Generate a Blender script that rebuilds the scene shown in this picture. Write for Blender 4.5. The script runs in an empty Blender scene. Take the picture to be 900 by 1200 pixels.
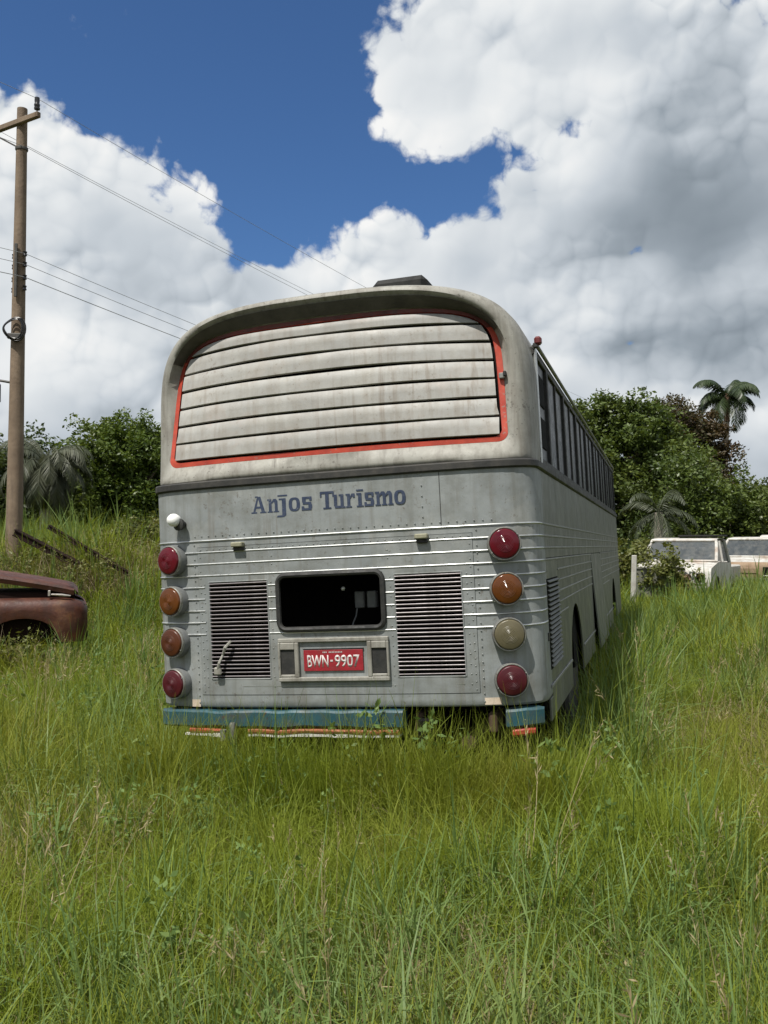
import bpy, bmesh, math, random
import numpy as np
from mathutils import Vector, Matrix
from math import sin, cos, pi, radians, sqrt, atan2, asin, tan

SC = bpy.context.scene
COL = SC.collection
RNG = np.random.default_rng(7)
random.seed(7)

# ------------------------------------------------------------------ camera
CAM_H = 1.55
F_PX = 1100.0            # focal length in pixels of a 900 x 1200 picture
PITCH = 0.036
cam_d = bpy.data.cameras.new('camera')
cam_d.sensor_fit = 'VERTICAL'; cam_d.sensor_height = 24.0
cam_d.lens = F_PX / 1200.0 * 24.0
cam_d.clip_start = 0.05; cam_d.clip_end = 6000
cam = bpy.data.objects.new('camera', cam_d); COL.objects.link(cam)
cam.location = (0, 0, CAM_H); cam.rotation_euler = (pi / 2 + PITCH, 0, 0)
SC.camera = cam

def ray(px, py):
    x = (px - 450) / F_PX; z = (600 - py) / F_PX
    c, s = cos(PITCH), sin(PITCH)
    return Vector((x, c - z * s, s + z * c))
def at(px, py, y):
    """the point seen at a pixel, at ground distance y"""
    d = ray(px, py); return Vector((0, 0, CAM_H)) + d * (y / d.y)

# ------------------------------------------------------------------ sun
SUN_EL = radians(60); SUN_AZ = radians(36)      # light travels this far right of straight ahead
sun_dir = Vector((sin(SUN_AZ) * cos(SUN_EL), cos(SUN_AZ) * cos(SUN_EL), -sin(SUN_EL)))
sl = bpy.data.lights.new('sun', 'SUN'); sl.energy = 4.6; sl.angle = radians(0.53); sl.color = (1.0, 0.96, 0.89)
so = bpy.data.objects.new('sun', sl); COL.objects.link(so)
so.rotation_euler = sun_dir.to_track_quat('-Z', 'Y').to_euler(); so.location = (-20, -30, 60)

# ------------------------------------------------------------------ view
SC.view_settings.view_transform = 'Standard'; SC.view_settings.look = 'None'
SC.view_settings.exposure = 0.36; SC.view_settings.gamma = 1.0
SC.view_settings.use_curve_mapping = False
SC.render.engine = 'CYCLES'
SC.cycles.max_bounces = 8; SC.cycles.transparent_max_bounces = 16
SC.cycles.use_denoising = True

# ------------------------------------------------------------------ node helper
class G:
    def __init__(s, nt): s.nt = nt; s.n = nt.nodes; s.l = nt.links
    def put(s, sock, v):
        if isinstance(v, bpy.types.NodeSocket): s.l.new(v, sock)
        elif v is not None:
            try: sock.default_value = v
            except Exception: sock.default_value = (*v, 1.0)
    def m(s, op, a, b=None, c=None, clamp=False):
        n = s.n.new('ShaderNodeMath'); n.operation = op; n.use_clamp = clamp
        for i, v in enumerate((a, b, c)):
            if v is not None: s.put(n.inputs[i], v)
        return n.outputs[0]
    def add(s, a, b): return s.m('ADD', a, b)
    def sub(s, a, b): return s.m('SUBTRACT', a, b)
    def mul(s, a, b): return s.m('MULTIPLY', a, b)
    def vm(s, op, a, b=None, sc=None):
        n = s.n.new('ShaderNodeVectorMath'); n.operation = op
        s.put(n.inputs[0], a)
        if b is not None: s.put(n.inputs[1], b)
        if sc is not None: s.put(n.inputs['Scale'], sc)
        return n.outputs['Value'] if op in ('LENGTH', 'DOT_PRODUCT', 'DISTANCE') else n.outputs['Vector']
    def mr(s, v, a, b, c=0.0, d=1.0, smooth=False):
        n = s.n.new('ShaderNodeMapRange'); n.clamp = True
        if smooth: n.interpolation_type = 'SMOOTHSTEP'
        for i, x in enumerate((v, a, b, c, d)): s.put(n.inputs[i], x)
        return n.outputs[0]
    def mix(s, f, a, b, blend='MIX'):
        n = s.n.new('ShaderNodeMix'); n.data_type = 'RGBA'; n.blend_type = blend
        s.put(n.inputs[0], f); s.put(n.inputs[6], a); s.put(n.inputs[7], b)
        return n.outputs[2]
    def noise(s, vec, scale, detail=4, rough=0.55, lac=2.0, dist=0.0, col=False):
        n = s.n.new('ShaderNodeTexNoise')
        if vec is not None: s.put(n.inputs['Vector'], vec)
        n.inputs['Scale'].default_value = scale; n.inputs['Detail'].default_value = detail
        n.inputs['Roughness'].default_value = rough; n.inputs['Lacunarity'].default_value = lac
        n.inputs['Distortion'].default_value = dist
        return n.outputs['Color' if col else 'Fac']
    def voro(s, vec, scale, detail=0.0, smooth=1.0, rough=0.5):
        n = s.n.new('ShaderNodeTexVoronoi'); n.feature = 'SMOOTH_F1'
        s.put(n.inputs['Vector'], vec); n.inputs['Scale'].default_value = scale
        n.inputs['Detail'].default_value = detail; n.inputs['Roughness'].default_value = rough
        n.inputs['Smoothness'].default_value = smooth
        return n.outputs['Distance']
    def sep(s, v):
        n = s.n.new('ShaderNodeSeparateXYZ'); s.put(n.inputs[0], v); return n.outputs
    def comb(s, x, y, z):
        n = s.n.new('ShaderNodeCombineXYZ')
        for i, v in enumerate((x, y, z)): s.put(n.inputs[i], v)
        return n.outputs[0]
    def node(s, t, **k):
        n = s.n.new(t)
        for a, b in k.items(): setattr(n, a, b)
        return n
    def ramp(s, f, stops):
        n = s.n.new('ShaderNodeValToRGB'); s.put(n.inputs[0], f); e = n.color_ramp.elements
        while len(e) < len(stops): e.new(0.5)
        for i, (p, c) in enumerate(stops): e[i].position = p; e[i].color = (*c, 1) if len(c) == 3 else c
        return n.outputs[0]

# ------------------------------------------------------------------ world: clear sky with cumulus
W = bpy.data.worlds.new('World'); SC.world = W; W.use_nodes = True
W.cycles.sampling_method = 'NONE'
g = G(W.node_tree); g.n.clear()
SKY_K = 0.10
sky = g.node('ShaderNodeTexSky', sky_type='NISHITA', sun_disc=False)
sky.sun_elevation = SUN_EL; sky.sun_rotation = pi + SUN_AZ
sky.altitude = 600; sky.air_density = 1.0; sky.dust_density = 0.3; sky.ozone_density = 2.2
tc = g.node('ShaderNodeTexCoord')
DIR = g.vm('NORMALIZE', tc.outputs['Generated'])

def azel(px, py):
    d = ray(px, py); return atan2(d.x, d.y), atan2(d.z, sqrt(d.x ** 2 + d.y ** 2))
# heaps of cumulus: centre (as seen in the photograph), half width, half height in pixels
HEAPS = [(618, 40, 165, 128), (520, 85, 108, 84), (650, 85, 120, 86),
         (815, 95, 130, 112), (750, 205, 130, 105), (890, 160, 130, 170), (680, 275, 140, 92), (580, 308, 110, 76),
         (820, 340, 260, 175), (480, 322, 105, 72),
         (5, 225, 130, 108), (90, 255, 125, 98), (165, 300, 135, 92), (40, 390, 280, 150),
         (330, 356, 130, 66), (530, 372, 150, 70), (645, 375, 150, 85)]
x_, y_, z_ = g.sep(DIR); AZ = g.m('ARCTAN2', x_, y_); EL = g.m('ARCSINE', z_)
# how deep inside a heap a direction lies (0 = its edge); the far heaps run together towards the horizon
fl = g.mr(EL, radians(18), radians(8), -0.25, 1.6)
for a_, b_, c_, d_ in HEAPS:
    a0, e0 = azel(a_, b_)
    q = g.vm('MULTIPLY', g.vm('SUBTRACT', g.comb(AZ, EL, 0.0), (a0, e0, 0)), (F_PX / c_ * cos(e0), F_PX / d_, 0))
    b = g.m('MULTIPLY_ADD', g.vm('LENGTH', q), -1.15, 1.15)
    fl = g.m('SMOOTH_MAX', fl, b, 0.12)
# out of the picture the same broken cumulus goes on all round
wide = g.noise(DIR, 3.1, 1, 0.5)
gate = g.mr(g.m('ABSOLUTE', g.sub(AZ, 0.0)), 0.50, 0.62)
gate = g.m('MAXIMUM', gate, g.mr(EL, 0.62, 0.74))
fl = g.m('SMOOTH_MAX', fl, g.sub(g.mul(g.mul(g.sub(wide, 0.40), 4.5), gate), g.mul(g.sub(1.0, gate), 1.0)), 0.12)
# cauliflower relief: rounded domes of several sizes with creases between them
P2 = g.comb(g.mul(AZ, 0.93), EL, 0.0)
def vor2(vec, scale):
    n = g.n.new('ShaderNodeTexVoronoi'); n.voronoi_dimensions = '2D'; n.feature = 'F1'
    g.put(n.inputs['Vector'], vec); n.inputs['Scale'].default_value = scale
    d = n.outputs['Distance']; return g.m('MULTIPLY_ADD', g.mul(d, d), -1.25, 1.0)
def noise2(vec, scale, detail, rough=0.5, col=False):
    n = g.n.new('ShaderNodeTexNoise'); n.noise_dimensions = '2D'; g.put(n.inputs['Vector'], vec)
    n.inputs['Scale'].default_value = scale; n.inputs['Detail'].default_value = detail; n.inputs['Roughness'].default_value = rough
    return n.outputs['Color' if col else 'Fac']
warp = g.vm('SUBTRACT', noise2(P2, 16, 2, 0.6, True), (0.5, 0.5, 0.5))
WV = g.vm('ADD', P2, g.vm('SCALE', warp, sc=0.022))
OCT = [(9, 0.38), (20, 0.27), (47, 0.14), (110, 0.07)]
def domes(vec, octs):
    t = None
    for sc_, am in octs:
        k = g.mul(vor2(vec, sc_), am); t = k if t is None else g.add(t, k)
    return t
bil0 = domes(WV, OCT)
rag = noise2(WV, 34, 5, 0.62)
F0 = g.add(g.add(fl, g.mul(g.sub(bil0, 0.66), 1.25)), g.mul(g.sub(rag, 0.5), 0.50))
toward = Vector((-0.55, 0.83, 0.0)) * 0.0085
bil1 = domes(g.vm('ADD', WV, tuple(toward)), OCT[:3])
alpha = g.mul(g.mr(F0, -0.03, 0.22, smooth=True), g.mr(fl, -0.34, -0.20))
lit = g.mr(g.sub(g.sub(bil0, g.mul(vor2(WV, 110), 0.07)), bil1), -0.20, 0.20)
n_big = g.noise(DIR, 5.2, 2, 0.5)
zz = z_
depth = g.mr(fl, 0.15, 0.85, 0.0, 1.0)
# thick heaps have greyer middles and bases; thin edges glow
def soft(px, py, rx, ry):
    a0, e0 = azel(px, py)
    qx = g.mul(g.sub(AZ, a0), F_PX / rx); qy = g.mul(g.sub(EL, e0), F_PX / ry)
    return g.mr(g.m('SQRT', g.add(g.mul(qx, qx), g.mul(qy, qy))), 1.0, 0.1, 0.0, 1.0, smooth=True)
base = soft(840, 240, 210, 180)
base = g.m('MAXIMUM', base, g.mul(soft(720, 320, 190, 120), 0.6))
base = g.m('MAXIMUM', base, soft(880, 400, 230, 110))
base = g.m('MAXIMUM', base, g.mul(soft(190, 315, 190, 95), 0.62))
base = g.m('MAXIMUM', base, g.mul(soft(640, 330, 150, 70), 0.25))
base = g.m('MAXIMUM', base, g.mul(soft(720, 30, 90, 60), 0.5))
lowgrey = g.mr(EL, radians(12), radians(3), 0.0, 0.66, smooth=True)
base = g.m('MAXIMUM', base, lowgrey)
base = g.mr(g.add(base, g.mul(g.sub(n_big, 0.5), 0.5)), 0.0, 1.0)
nb2 = g.noise(g.vm('ADD', DIR, (-0.022, 0.0, 0.038)), 5.2, 2, 0.5)
litbig = g.mr(g.sub(n_big, nb2), -0.16, 0.16)
calm = g.mr(noise2(P2, 7.5, 2), 0.38, 0.60)
fine = g.mul(g.mr(fl, 0.05, 0.75, 0.62, 0.22), g.mr(calm, 0, 1, 0.35, 1.15))
shade = g.add(g.add(0.84, g.mul(g.sub(lit, 0.5), fine)), g.mul(g.sub(litbig, 0.5), 0.42))
shade = g.add(shade, g.mul(g.mul(g.sub(bil0, 0.60), 0.55), calm))
shade = g.sub(shade, g.mul(base, 0.53))
shade = g.sub(shade, g.mul(depth, 0.06))
shade = g.mr(shade, 0.0, 1.0)
ccol = g.ramp(shade, [(0.0, (0.20, 0.24, 0.28)), (0.30, (0.33, 0.38, 0.43)), (0.60, (0.57, 0.62, 0.67)), (0.82, (0.79, 0.82, 0.84)), (1.0, (0.94, 0.94, 0.93))])
ccol = g.mix(1.0, ccol, (7.7, 7.7, 7.7), 'MULTIPLY')
skyc = g.mix(1.0, sky.outputs[0], (0.42, 0.60, 0.80), 'MULTIPLY')
out_c = g.mix(alpha, skyc, ccol)
# below the horizon: dull green land light
out_c = g.mix(g.mr(zz, 0.0, -0.02), out_c, (0.9, 1.1, 0.6))
bg = g.node('ShaderNodeBackground'); g.put(bg.inputs[0], out_c); bg.inputs[1].default_value = SKY_K
wo = g.node('ShaderNodeOutputWorld'); g.l.new(bg.outputs[0], wo.inputs[0])

# ------------------------------------------------------------------ materials (procedural)
MATS = {}
def new_mat(name):
    m = bpy.data.materials.new(name); m.use_nodes = True
    g_ = G(m.node_tree); p = g_.n['Principled BSDF']; MATS[name] = m
    return m, g_, p
def paint(name, a, b, scale=6.0, rough=(0.45, 0.65), metal=0.0, bump=0.05, bscale=60.0, dirt=None, dirt_amt=0.0,
          streak=0.0, spec=0.5, blotch=None, blotch_amt=0.0, coat=0.0, chip=None, chip_amt=0.0, dent=0.0, runs=None, runs_amt=0.0):
    """two tones broken up by noise, dirt settled in blotches and vertical runs, worn gloss and a fine relief"""
    m, q, p = new_mat(name)
    co = q.node('ShaderNodeTexCoord').outputs['Object']
    n1 = q.noise(co, scale, 6, 0.6)
    c = q.mix(q.mr(n1, 0.33, 0.67), a, b)
    if blotch:
        n4 = q.noise(co, scale * 0.55, 5, 0.68, dist=0.4)
        c = q.mix(q.mul(q.mr(n4, 0.54, 0.66), blotch_amt), c, blotch)
    if dirt:
        n2 = q.noise(co, scale * 1.7, 8, 0.7)
        c = q.mix(q.mul(q.mr(n2, 0.45, 0.75), dirt_amt), c, dirt)
        if streak:
            sv = q.vm('MULTIPLY', co, (1, 1, 0.06))
            n3 = q.noise(sv, scale * 5, 4, 0.6)
            c = q.mix(q.mul(q.mr(n3, 0.50, 0.75), streak), c, dirt)
    if runs:
        rv = q.vm('MULTIPLY', co, (1, 1, 0.035))
        n8 = q.noise(rv, 22, 3, 0.6); n9 = q.noise(q.vm('MULTIPLY', co, (1, 1, 0.5)), 2.1, 4, 0.6)
        c = q.mix(q.mul(q.mul(q.mr(n8, 0.53, 0.68), q.mr(n9, 0.42, 0.62)), runs_amt), c, runs)
    if chip:
        n6 = q.noise(co, 34, 5, 0.75); n7 = q.noise(co, 2.3, 3, 0.6)
        c = q.mix(q.mul(q.mr(q.add(n6, q.mul(q.sub(n7, 0.5), 0.35)), 0.62, 0.66), chip_amt), c, chip)
    c = q.mix(1.0, c, q.comb(*[q.mr(q.node('ShaderNodeObjectInfo').outputs['Random'], 0, 1, 0.90, 1.06)] * 3), 'MULTIPLY')
    q.put(p.inputs['Base Color'], c)
    n5 = q.noise(co, scale * 2.3, 5, 0.6)
    q.put(p.inputs['Roughness'], q.mr(n5, 0.3, 0.7, *rough))
    p.inputs['Metallic'].default_value = metal
    p.inputs['Specular IOR Level'].default_value = spec
    if coat: p.inputs['Coat Weight'].default_value = coat
    if bump:
        bn = q.node('ShaderNodeBump'); bn.inputs['Strength'].default_value = bump; bn.inputs['Distance'].default_value = 0.02
        h_ = q.noise(co, bscale, 4, 0.6)
        if dent: h_ = q.add(h_, q.mul(q.noise(co, 2.6, 3, 0.5), dent))
        q.put(bn.inputs['Height'], h_); q.l.new(bn.outputs[0], p.inputs['Normal'])
    return m
def leaf(name, a, b, c=None, trans=0.35, rough=0.5, patch=0.4, spec=0.35):
    """leaves: each one its own tone, patches over the ground, light passing through"""
    m, q, p = new_mat(name)
    geo = q.node('ShaderNodeNewGeometry'); oi = q.node('ShaderNodeObjectInfo')
    r = q.m('FRACT', q.add(geo.outputs['Random Per Island'], oi.outputs['Random']))
    col = q.mix(r, a, b)
    if c is not None:
        n = q.noise(geo.outputs['Position'], patch, 4, 0.6)
        f = q.mul(q.mr(n, 0.46, 0.66), q.mr(r, 0.1, 0.9, 0.35, 1.0))
        col = q.mix(f, col, c)
    q.put(p.inputs['Base Color'], col); p.inputs['Roughness'].default_value = rough
    p.inputs['Specular IOR Level'].default_value = spec
    t = q.node('ShaderNodeBsdfTranslucent'); q.put(t.inputs[0], q.mix(1.0, col, (1.15, 1.1, 0.55), 'MULTIPLY'))
    mx = q.node('ShaderNodeMixShader'); mx.inputs[0].default_value = trans
    q.l.new(p.outputs[0], mx.inputs[1]); q.l.new(t.outputs[0], mx.inputs[2])
    q.l.new(mx.outputs[0], q.n['Material Output'].inputs[0])
    return m

# ------------------------------------------------------------------ mesh helper
class MB:
    def __init__(s): s.v = []; s.f = []
    def add(s, vs, fs, M=None):
        o = len(s.v)
        s.v += [tuple(M @ Vector(p)) if M is not None else tuple(p) for p in vs]
        s.f += [tuple(i + o for i in f) for f in fs]; return s
    def quad(s, a, b, c, d): return s.add([a, b, c, d], [(0, 1, 2, 3)])
    def poly(s, pts, M=None): return s.add(pts, [tuple(range(len(pts)))], M)
    def box(s, c, size, bev=0.0, M=None):
        """box with chamfered edges"""
        hx, hy, hz = (k / 2 for k in size); b = min(bev, hx * .9, hy * .9, hz * .9)
        cx, cy, cz = c
        if b <= 0:
            vs = [(cx + sx * hx, cy + sy * hy, cz + sz * hz) for sz in (-1, 1) for sy in (-1, 1) for sx in (-1, 1)]
            return s.add(vs, [(0, 2, 3, 1), (4, 5, 7, 6), (0, 1, 5, 4), (2, 6, 7, 3), (0, 4, 6, 2), (1, 3, 7, 5)], M)
        bm = bmesh.new(); pts = []
        for sx in (-1, 1):
            for sy in (-1, 1):
                for sz in (-1, 1):
                    for k in range(3):
                        p = [sx * hx, sy * hy, sz * hz]; sg = (sx, sy, sz)
                        for j in range(3):
                            if j != k: p[j] -= sg[j] * b
                        pts.append(bm.verts.new((cx + p[0], cy + p[1], cz + p[2])))
        bmesh.ops.convex_hull(bm, input=pts)
        bmesh.ops.dissolve_limit(bm, angle_limit=0.01, verts=bm.verts, edges=bm.edges)
        bm.verts.index_update()
        s.add([v.co.copy() for v in bm.verts], [[v.index for v in f.verts] for f in bm.faces], M); bm.free(); return s
    def tube(s, path, rad, n=8, caps=True, M=None):
        path = [Vector(p) for p in path]; k = len(path)
        rads = rad if isinstance(rad, (list, tuple)) else [rad] * k
        vs, fs = [], []; up = None
        for i, p in enumerate(path):
            t = (path[min(i + 1, k - 1)] - path[max(i - 1, 0)]).normalized()
            if up is None:
                up = Vector((0, 0, 1)) if abs(t.z) < .9 else Vector((1, 0, 0))
            a = (up - t * up.dot(t)).normalized(); up = a; b = t.cross(a)
            for j in range(n):
                w = 2 * pi * j / n; vs.append(p + (a * cos(w) + b * sin(w)) * rads[i])
        for i in range(k - 1):
            for j in range(n):
                j2 = (j + 1) % n; fs.append((i * n + j, i * n + j2, (i + 1) * n + j2, (i + 1) * n + j))
        if caps: fs.append(tuple(range(n - 1, -1, -1))); fs.append(tuple((k - 1) * n + j for j in range(n)))
        return s.add(vs, fs, M)
    def loop(s, path, rad, n=6, M=None):
        """closed tube"""
        path = [Vector(p) for p in path]; k = len(path); vs, fs = [], []
        for i, p in enumerate(path):
            t = (path[(i + 1) % k] - path[i - 1]).normalized()
            up = Vector((0, 1, 0)); a = (up - t * up.dot(t)).normalized(); b = t.cross(a)
            for j in range(n):
                w = 2 * pi * j / n; vs.append(p + (a * cos(w) + b * sin(w)) * rad)
        for i in range(k):
            for j in range(n):
                j2 = (j + 1) % n; i2 = (i + 1) % k; fs.append((i * n + j, i * n + j2, i2 * n + j2, i2 * n + j))
        return s.add(vs, fs, M)
    def lathe(s, prof, n=24, M=None, axis='y'):
        """profile of (radius, height); the axis is -y (out of a wall) or z"""
        vs, fs = [], []
        for r, h in prof:
            for j in range(n):
                w = 2 * pi * j / n
                vs.append((r * cos(w), -h, r * sin(w)) if axis == 'y' else (r * cos(w), r * sin(w), h))
        for i in range(len(prof) - 1):
            for j in range(n):
                j2 = (j + 1) % n; fs.append((i * n + j, i * n + j2, (i + 1) * n + j2, (i + 1) * n + j))
        fs.append(tuple(range(n))); fs.append(tuple((len(prof) - 1) * n + j for j in range(n)))
        return s.add(vs, fs, M)
    def loft(s, rings, closed=True):
        n = len(rings[0]); o = len(s.v)
        for r in rings: s.v += [tuple(p) for p in r]
        for i in range(len(rings) - 1):
            for j in range(n if closed else n - 1):
                j2 = (j + 1) % n; s.f.append((o + i * n + j, o + i * n + j2, o + (i + 1) * n + j2, o + (i + 1) * n + j))
        return s
    def grid(s, us, zs, fn, hole=None):
        o = len(s.v); nu = len(us)
        for z in zs:
            for u in us: s.v.append(tuple(fn(u, z)))
        for i in range(len(zs) - 1):
            for j in range(nu - 1):
                if hole and hole((us[j] + us[j + 1]) / 2, (zs[i] + zs[i + 1]) / 2): continue
                s.f.append((o + i * nu + j, o + i * nu + j + 1, o + (i + 1) * nu + j + 1, o + (i + 1) * nu + j))
        return s
    def build(s, name, mat, parent=None, smooth=False, solid=0.0, sharp=35, fix=True):
        me = bpy.data.meshes.new(name); me.from_pydata(s.v, [], s.f)
        if fix:
            bm = bmesh.new(); bm.from_mesh(me); bmesh.ops.recalc_face_normals(bm, faces=bm.faces); bm.to_mesh(me); bm.free()
        if smooth:
            me.polygons.foreach_set('use_smooth', [True] * len(me.polygons))
            try: me.set_sharp_from_angle(angle=radians(sharp))
            except Exception: pass
        me.materials.append(MATS[mat] if isinstance(mat, str) else mat); me.update()
        return place(name, me, parent, solid)
def place(name, me, parent=None, solid=0.0):
    o = bpy.data.objects.new(name, me); COL.objects.link(o)
    if parent: o.parent = parent
    if solid:
        md = o.modifiers.new('thickness', 'SOLIDIFY'); md.thickness = abs(solid); md.offset = -1 if solid > 0 else 1
    return o
def tag(o, label=None, cat=None, group=None, kind=None):
    for k, v in (('label', label), ('category', cat), ('group', group), ('kind', kind)):
        if v: o[k] = v
    return o
def thing(name, label, cat, loc=(0, 0, 0), rotz=0.0, group=None):
    o = bpy.data.objects.new(name, None); COL.objects.link(o)
    o.location = loc; o.rotation_euler = (0, 0, rotz); o.empty_display_size = 0.2
    return tag(o, label, cat, group)
def frame(o, x, y, z):
    return Matrix(((x[0], y[0], z[0], o[0]), (x[1], y[1], z[1], o[1]), (x[2], y[2], z[2], o[2]), (0, 0, 0, 1)))
def raw_mesh(name, V, F, mat, smooth=False):
    """fast mesh from arrays: V (n,3), F (m,k)"""
    me = bpy.data.meshes.new(name); V = np.asarray(V, dtype=np.float32); F = np.asarray(F, dtype=np.int32)
    k = F.shape[1]
    me.vertices.add(len(V)); me.vertices.foreach_set('co', V.ravel())
    me.loops.add(F.size); me.loops.foreach_set('vertex_index', F.ravel())
    me.polygons.add(len(F)); me.polygons.foreach_set('loop_start', np.arange(0, F.size, k, dtype=np.int32))
    me.polygons.foreach_set('loop_total', np.full(len(F), k, dtype=np.int32))
    if smooth: me.polygons.foreach_set('use_smooth', np.ones(len(F), dtype=bool))
    me.materials.append(MATS[mat]); me.update(calc_edges=True); me.validate()
    return me

# ------------------------------------------------------------------ materials of the bus
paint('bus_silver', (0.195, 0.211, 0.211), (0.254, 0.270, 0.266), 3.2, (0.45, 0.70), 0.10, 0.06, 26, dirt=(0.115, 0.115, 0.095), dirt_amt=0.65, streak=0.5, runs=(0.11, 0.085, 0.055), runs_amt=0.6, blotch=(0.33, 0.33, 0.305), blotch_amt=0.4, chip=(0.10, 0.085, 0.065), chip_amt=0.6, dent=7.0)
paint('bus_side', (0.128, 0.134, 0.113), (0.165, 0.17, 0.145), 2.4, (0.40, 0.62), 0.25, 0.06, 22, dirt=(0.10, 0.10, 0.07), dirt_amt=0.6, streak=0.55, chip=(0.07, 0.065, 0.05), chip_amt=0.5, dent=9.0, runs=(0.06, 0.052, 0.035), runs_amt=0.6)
paint('fibreglass', (0.255, 0.25, 0.22), (0.32, 0.31, 0.27), 3.5, (0.5, 0.7), 0.0, 0.05, 40, dirt=(0.115, 0.10, 0.078), dirt_amt=0.65, streak=0.65, chip=(0.07, 0.06, 0.045), chip_amt=0.7, dent=8.0, runs=(0.075, 0.062, 0.045), runs_amt=0.75)
paint('panel_cream', (0.305, 0.30, 0.282), (0.365, 0.358, 0.332), 5.0, (0.5, 0.7), 0.0, 0.04, 40, dirt=(0.20, 0.17, 0.13), dirt_amt=0.5, streak=0.3, blotch=(0.33, 0.265, 0.22), blotch_amt=0.4, chip=(0.18, 0.15, 0.12), chip_amt=0.45, runs=(0.19, 0.155, 0.12), runs_amt=0.7)
paint('red_trim', (0.34, 0.032, 0.016), (0.44, 0.06, 0.03), 8, (0.4, 0.6), 0.0, 0.03, 60, dirt=(0.14, 0.03, 0.022), dirt_amt=0.6, chip=(0.22, 0.19, 0.16), chip_amt=0.7)
paint('black_rubber', (0.012, 0.012, 0.012), (0.022, 0.022, 0.02), 9, (0.5, 0.8), 0.0, 0.08, 60, dirt=(0.06, 0.055, 0.045), dirt_amt=0.5)
paint('waist_band', (0.014, 0.014, 0.013), (0.03, 0.029, 0.026), 6, (0.5, 0.75), 0.0, 0.08, 60, dirt=(0.09, 0.08, 0.065), dirt_amt=0.5)
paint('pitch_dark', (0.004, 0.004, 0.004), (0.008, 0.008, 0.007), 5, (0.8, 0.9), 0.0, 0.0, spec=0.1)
paint('aluminium_trim', (0.50, 0.51, 0.50), (0.62, 0.63, 0.62), 9, (0.28, 0.45), 0.8, 0.02, 60, dirt=(0.25, 0.25, 0.23), dirt_amt=0.5)
paint('aluminium_dull', (0.22, 0.225, 0.21), (0.30, 0.30, 0.28), 9, (0.4, 0.6), 0.4, 0.02, 60, dirt=(0.14, 0.135, 0.11), dirt_amt=0.6)
paint('slat_metal', (0.20, 0.18, 0.187), (0.27, 0.245, 0.25), 12, (0.4, 0.55), 0.35, 0.03, 60, dirt=(0.12, 0.10, 0.09), dirt_amt=0.6)
paint('lens_red', (0.070, 0.0025, 0.008), (0.105, 0.0035, 0.011), 7, (0.10, 0.22), 0.0, 0.0, spec=0.4, dirt=(0.07, 0.012, 0.014), dirt_amt=0.5)
paint('lens_dull_red', (0.045, 0.0045, 0.009), (0.065, 0.007, 0.011), 7, (0.28, 0.45), 0.0, 0.0, spec=0.35, dirt=(0.09, 0.03, 0.025), dirt_amt=0.4)
paint('lens_amber', (0.075, 0.022, 0.0045), (0.11, 0.034, 0.006), 7, (0.12, 0.25), 0.0, 0.0, spec=0.4, dirt=(0.12, 0.05, 0.02), dirt_amt=0.5)
paint('lens_brown', (0.060, 0.018, 0.008), (0.085, 0.026, 0.010), 7, (0.28, 0.42), 0.0, 0.0, spec=0.35, dirt=(0.09, 0.035, 0.02), dirt_amt=0.5)
paint('lens_clear', (0.090, 0.078, 0.045), (0.12, 0.104, 0.06), 9, (0.28, 0.42), 0.0, 0.0, spec=0.4, dirt=(0.10, 0.085, 0.05), dirt_amt=0.6)
paint('lamp_rim', (0.22, 0.22, 0.20), (0.30, 0.30, 0.275), 14, (0.35, 0.5), 0.5, 0.03, 80, dirt=(0.12, 0.10, 0.075), dirt_amt=0.8, chip=(0.10, 0.05, 0.03), chip_amt=0.7)
paint('white_lamp', (0.72, 0.72, 0.69), (0.80, 0.80, 0.77), 14, (0.2, 0.35), 0.0, 0.0)
paint('plate_red', (0.26, 0.009, 0.018), (0.32, 0.015, 0.026), 14, (0.4, 0.55), 0.0, 0.03, 90, dirt=(0.14, 0.03, 0.03), dirt_amt=0.7, chip=(0.30, 0.22, 0.2), chip_amt=0.5)
paint('plate_white', (0.48, 0.43, 0.41), (0.56, 0.51, 0.49), 30, (0.5, 0.6), 0.0, 0.0)
paint('lettering_navy', (0.014, 0.026, 0.060), (0.024, 0.038, 0.080), 30, (0.5, 0.65), 0.0, 0.0, dirt=(0.09, 0.105, 0.125), dirt_amt=0.4, chip=(0.17, 0.185, 0.19), chip_amt=0.6)
paint('bumper_teal', (0.010, 0.055, 0.075), (0.02, 0.085, 0.105), 6, (0.4, 0.6), 0.0, 0.06, 40, dirt=(0.06, 0.07, 0.06), dirt_amt=0.75, blotch=(0.10, 0.085, 0.06), blotch_amt=0.6, chip=(0.07, 0.035, 0.02), chip_amt=0.8)
paint('bumper_orange', (0.27, 0.065, 0.022), (0.34, 0.10, 0.035), 12, (0.5, 0.7), 0.0, 0.05, 60, dirt=(0.14, 0.07, 0.04), dirt_amt=0.7)
paint('bumper_white', (0.60, 0.58, 0.54), (0.70, 0.68, 0.63), 12, (0.5, 0.7), 0.0, 0.05, 60, dirt=(0.3, 0.25, 0.2), dirt_amt=0.5)
paint('side_glass', (0.010, 0.012, 0.014), (0.022, 0.025, 0.026), 5, (0.22, 0.46), 0.0, 0.0, spec=0.18, dirt=(0.05, 0.05, 0.045), dirt_amt=0.5, streak=0.3)
paint('tyre_rubber', (0.022, 0.021, 0.02), (0.04, 0.038, 0.034), 8, (0.7, 0.9), 0.0, 0.2, 50, dirt=(0.10, 0.085, 0.06), dirt_amt=0.5)
paint('wheel_steel', (0.34, 0.34, 0.33), (0.46, 0.45, 0.43), 6, (0.45, 0.65), 0.1, 0.06, 40, dirt=(0.18, 0.12, 0.07), dirt_amt=0.7)
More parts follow.
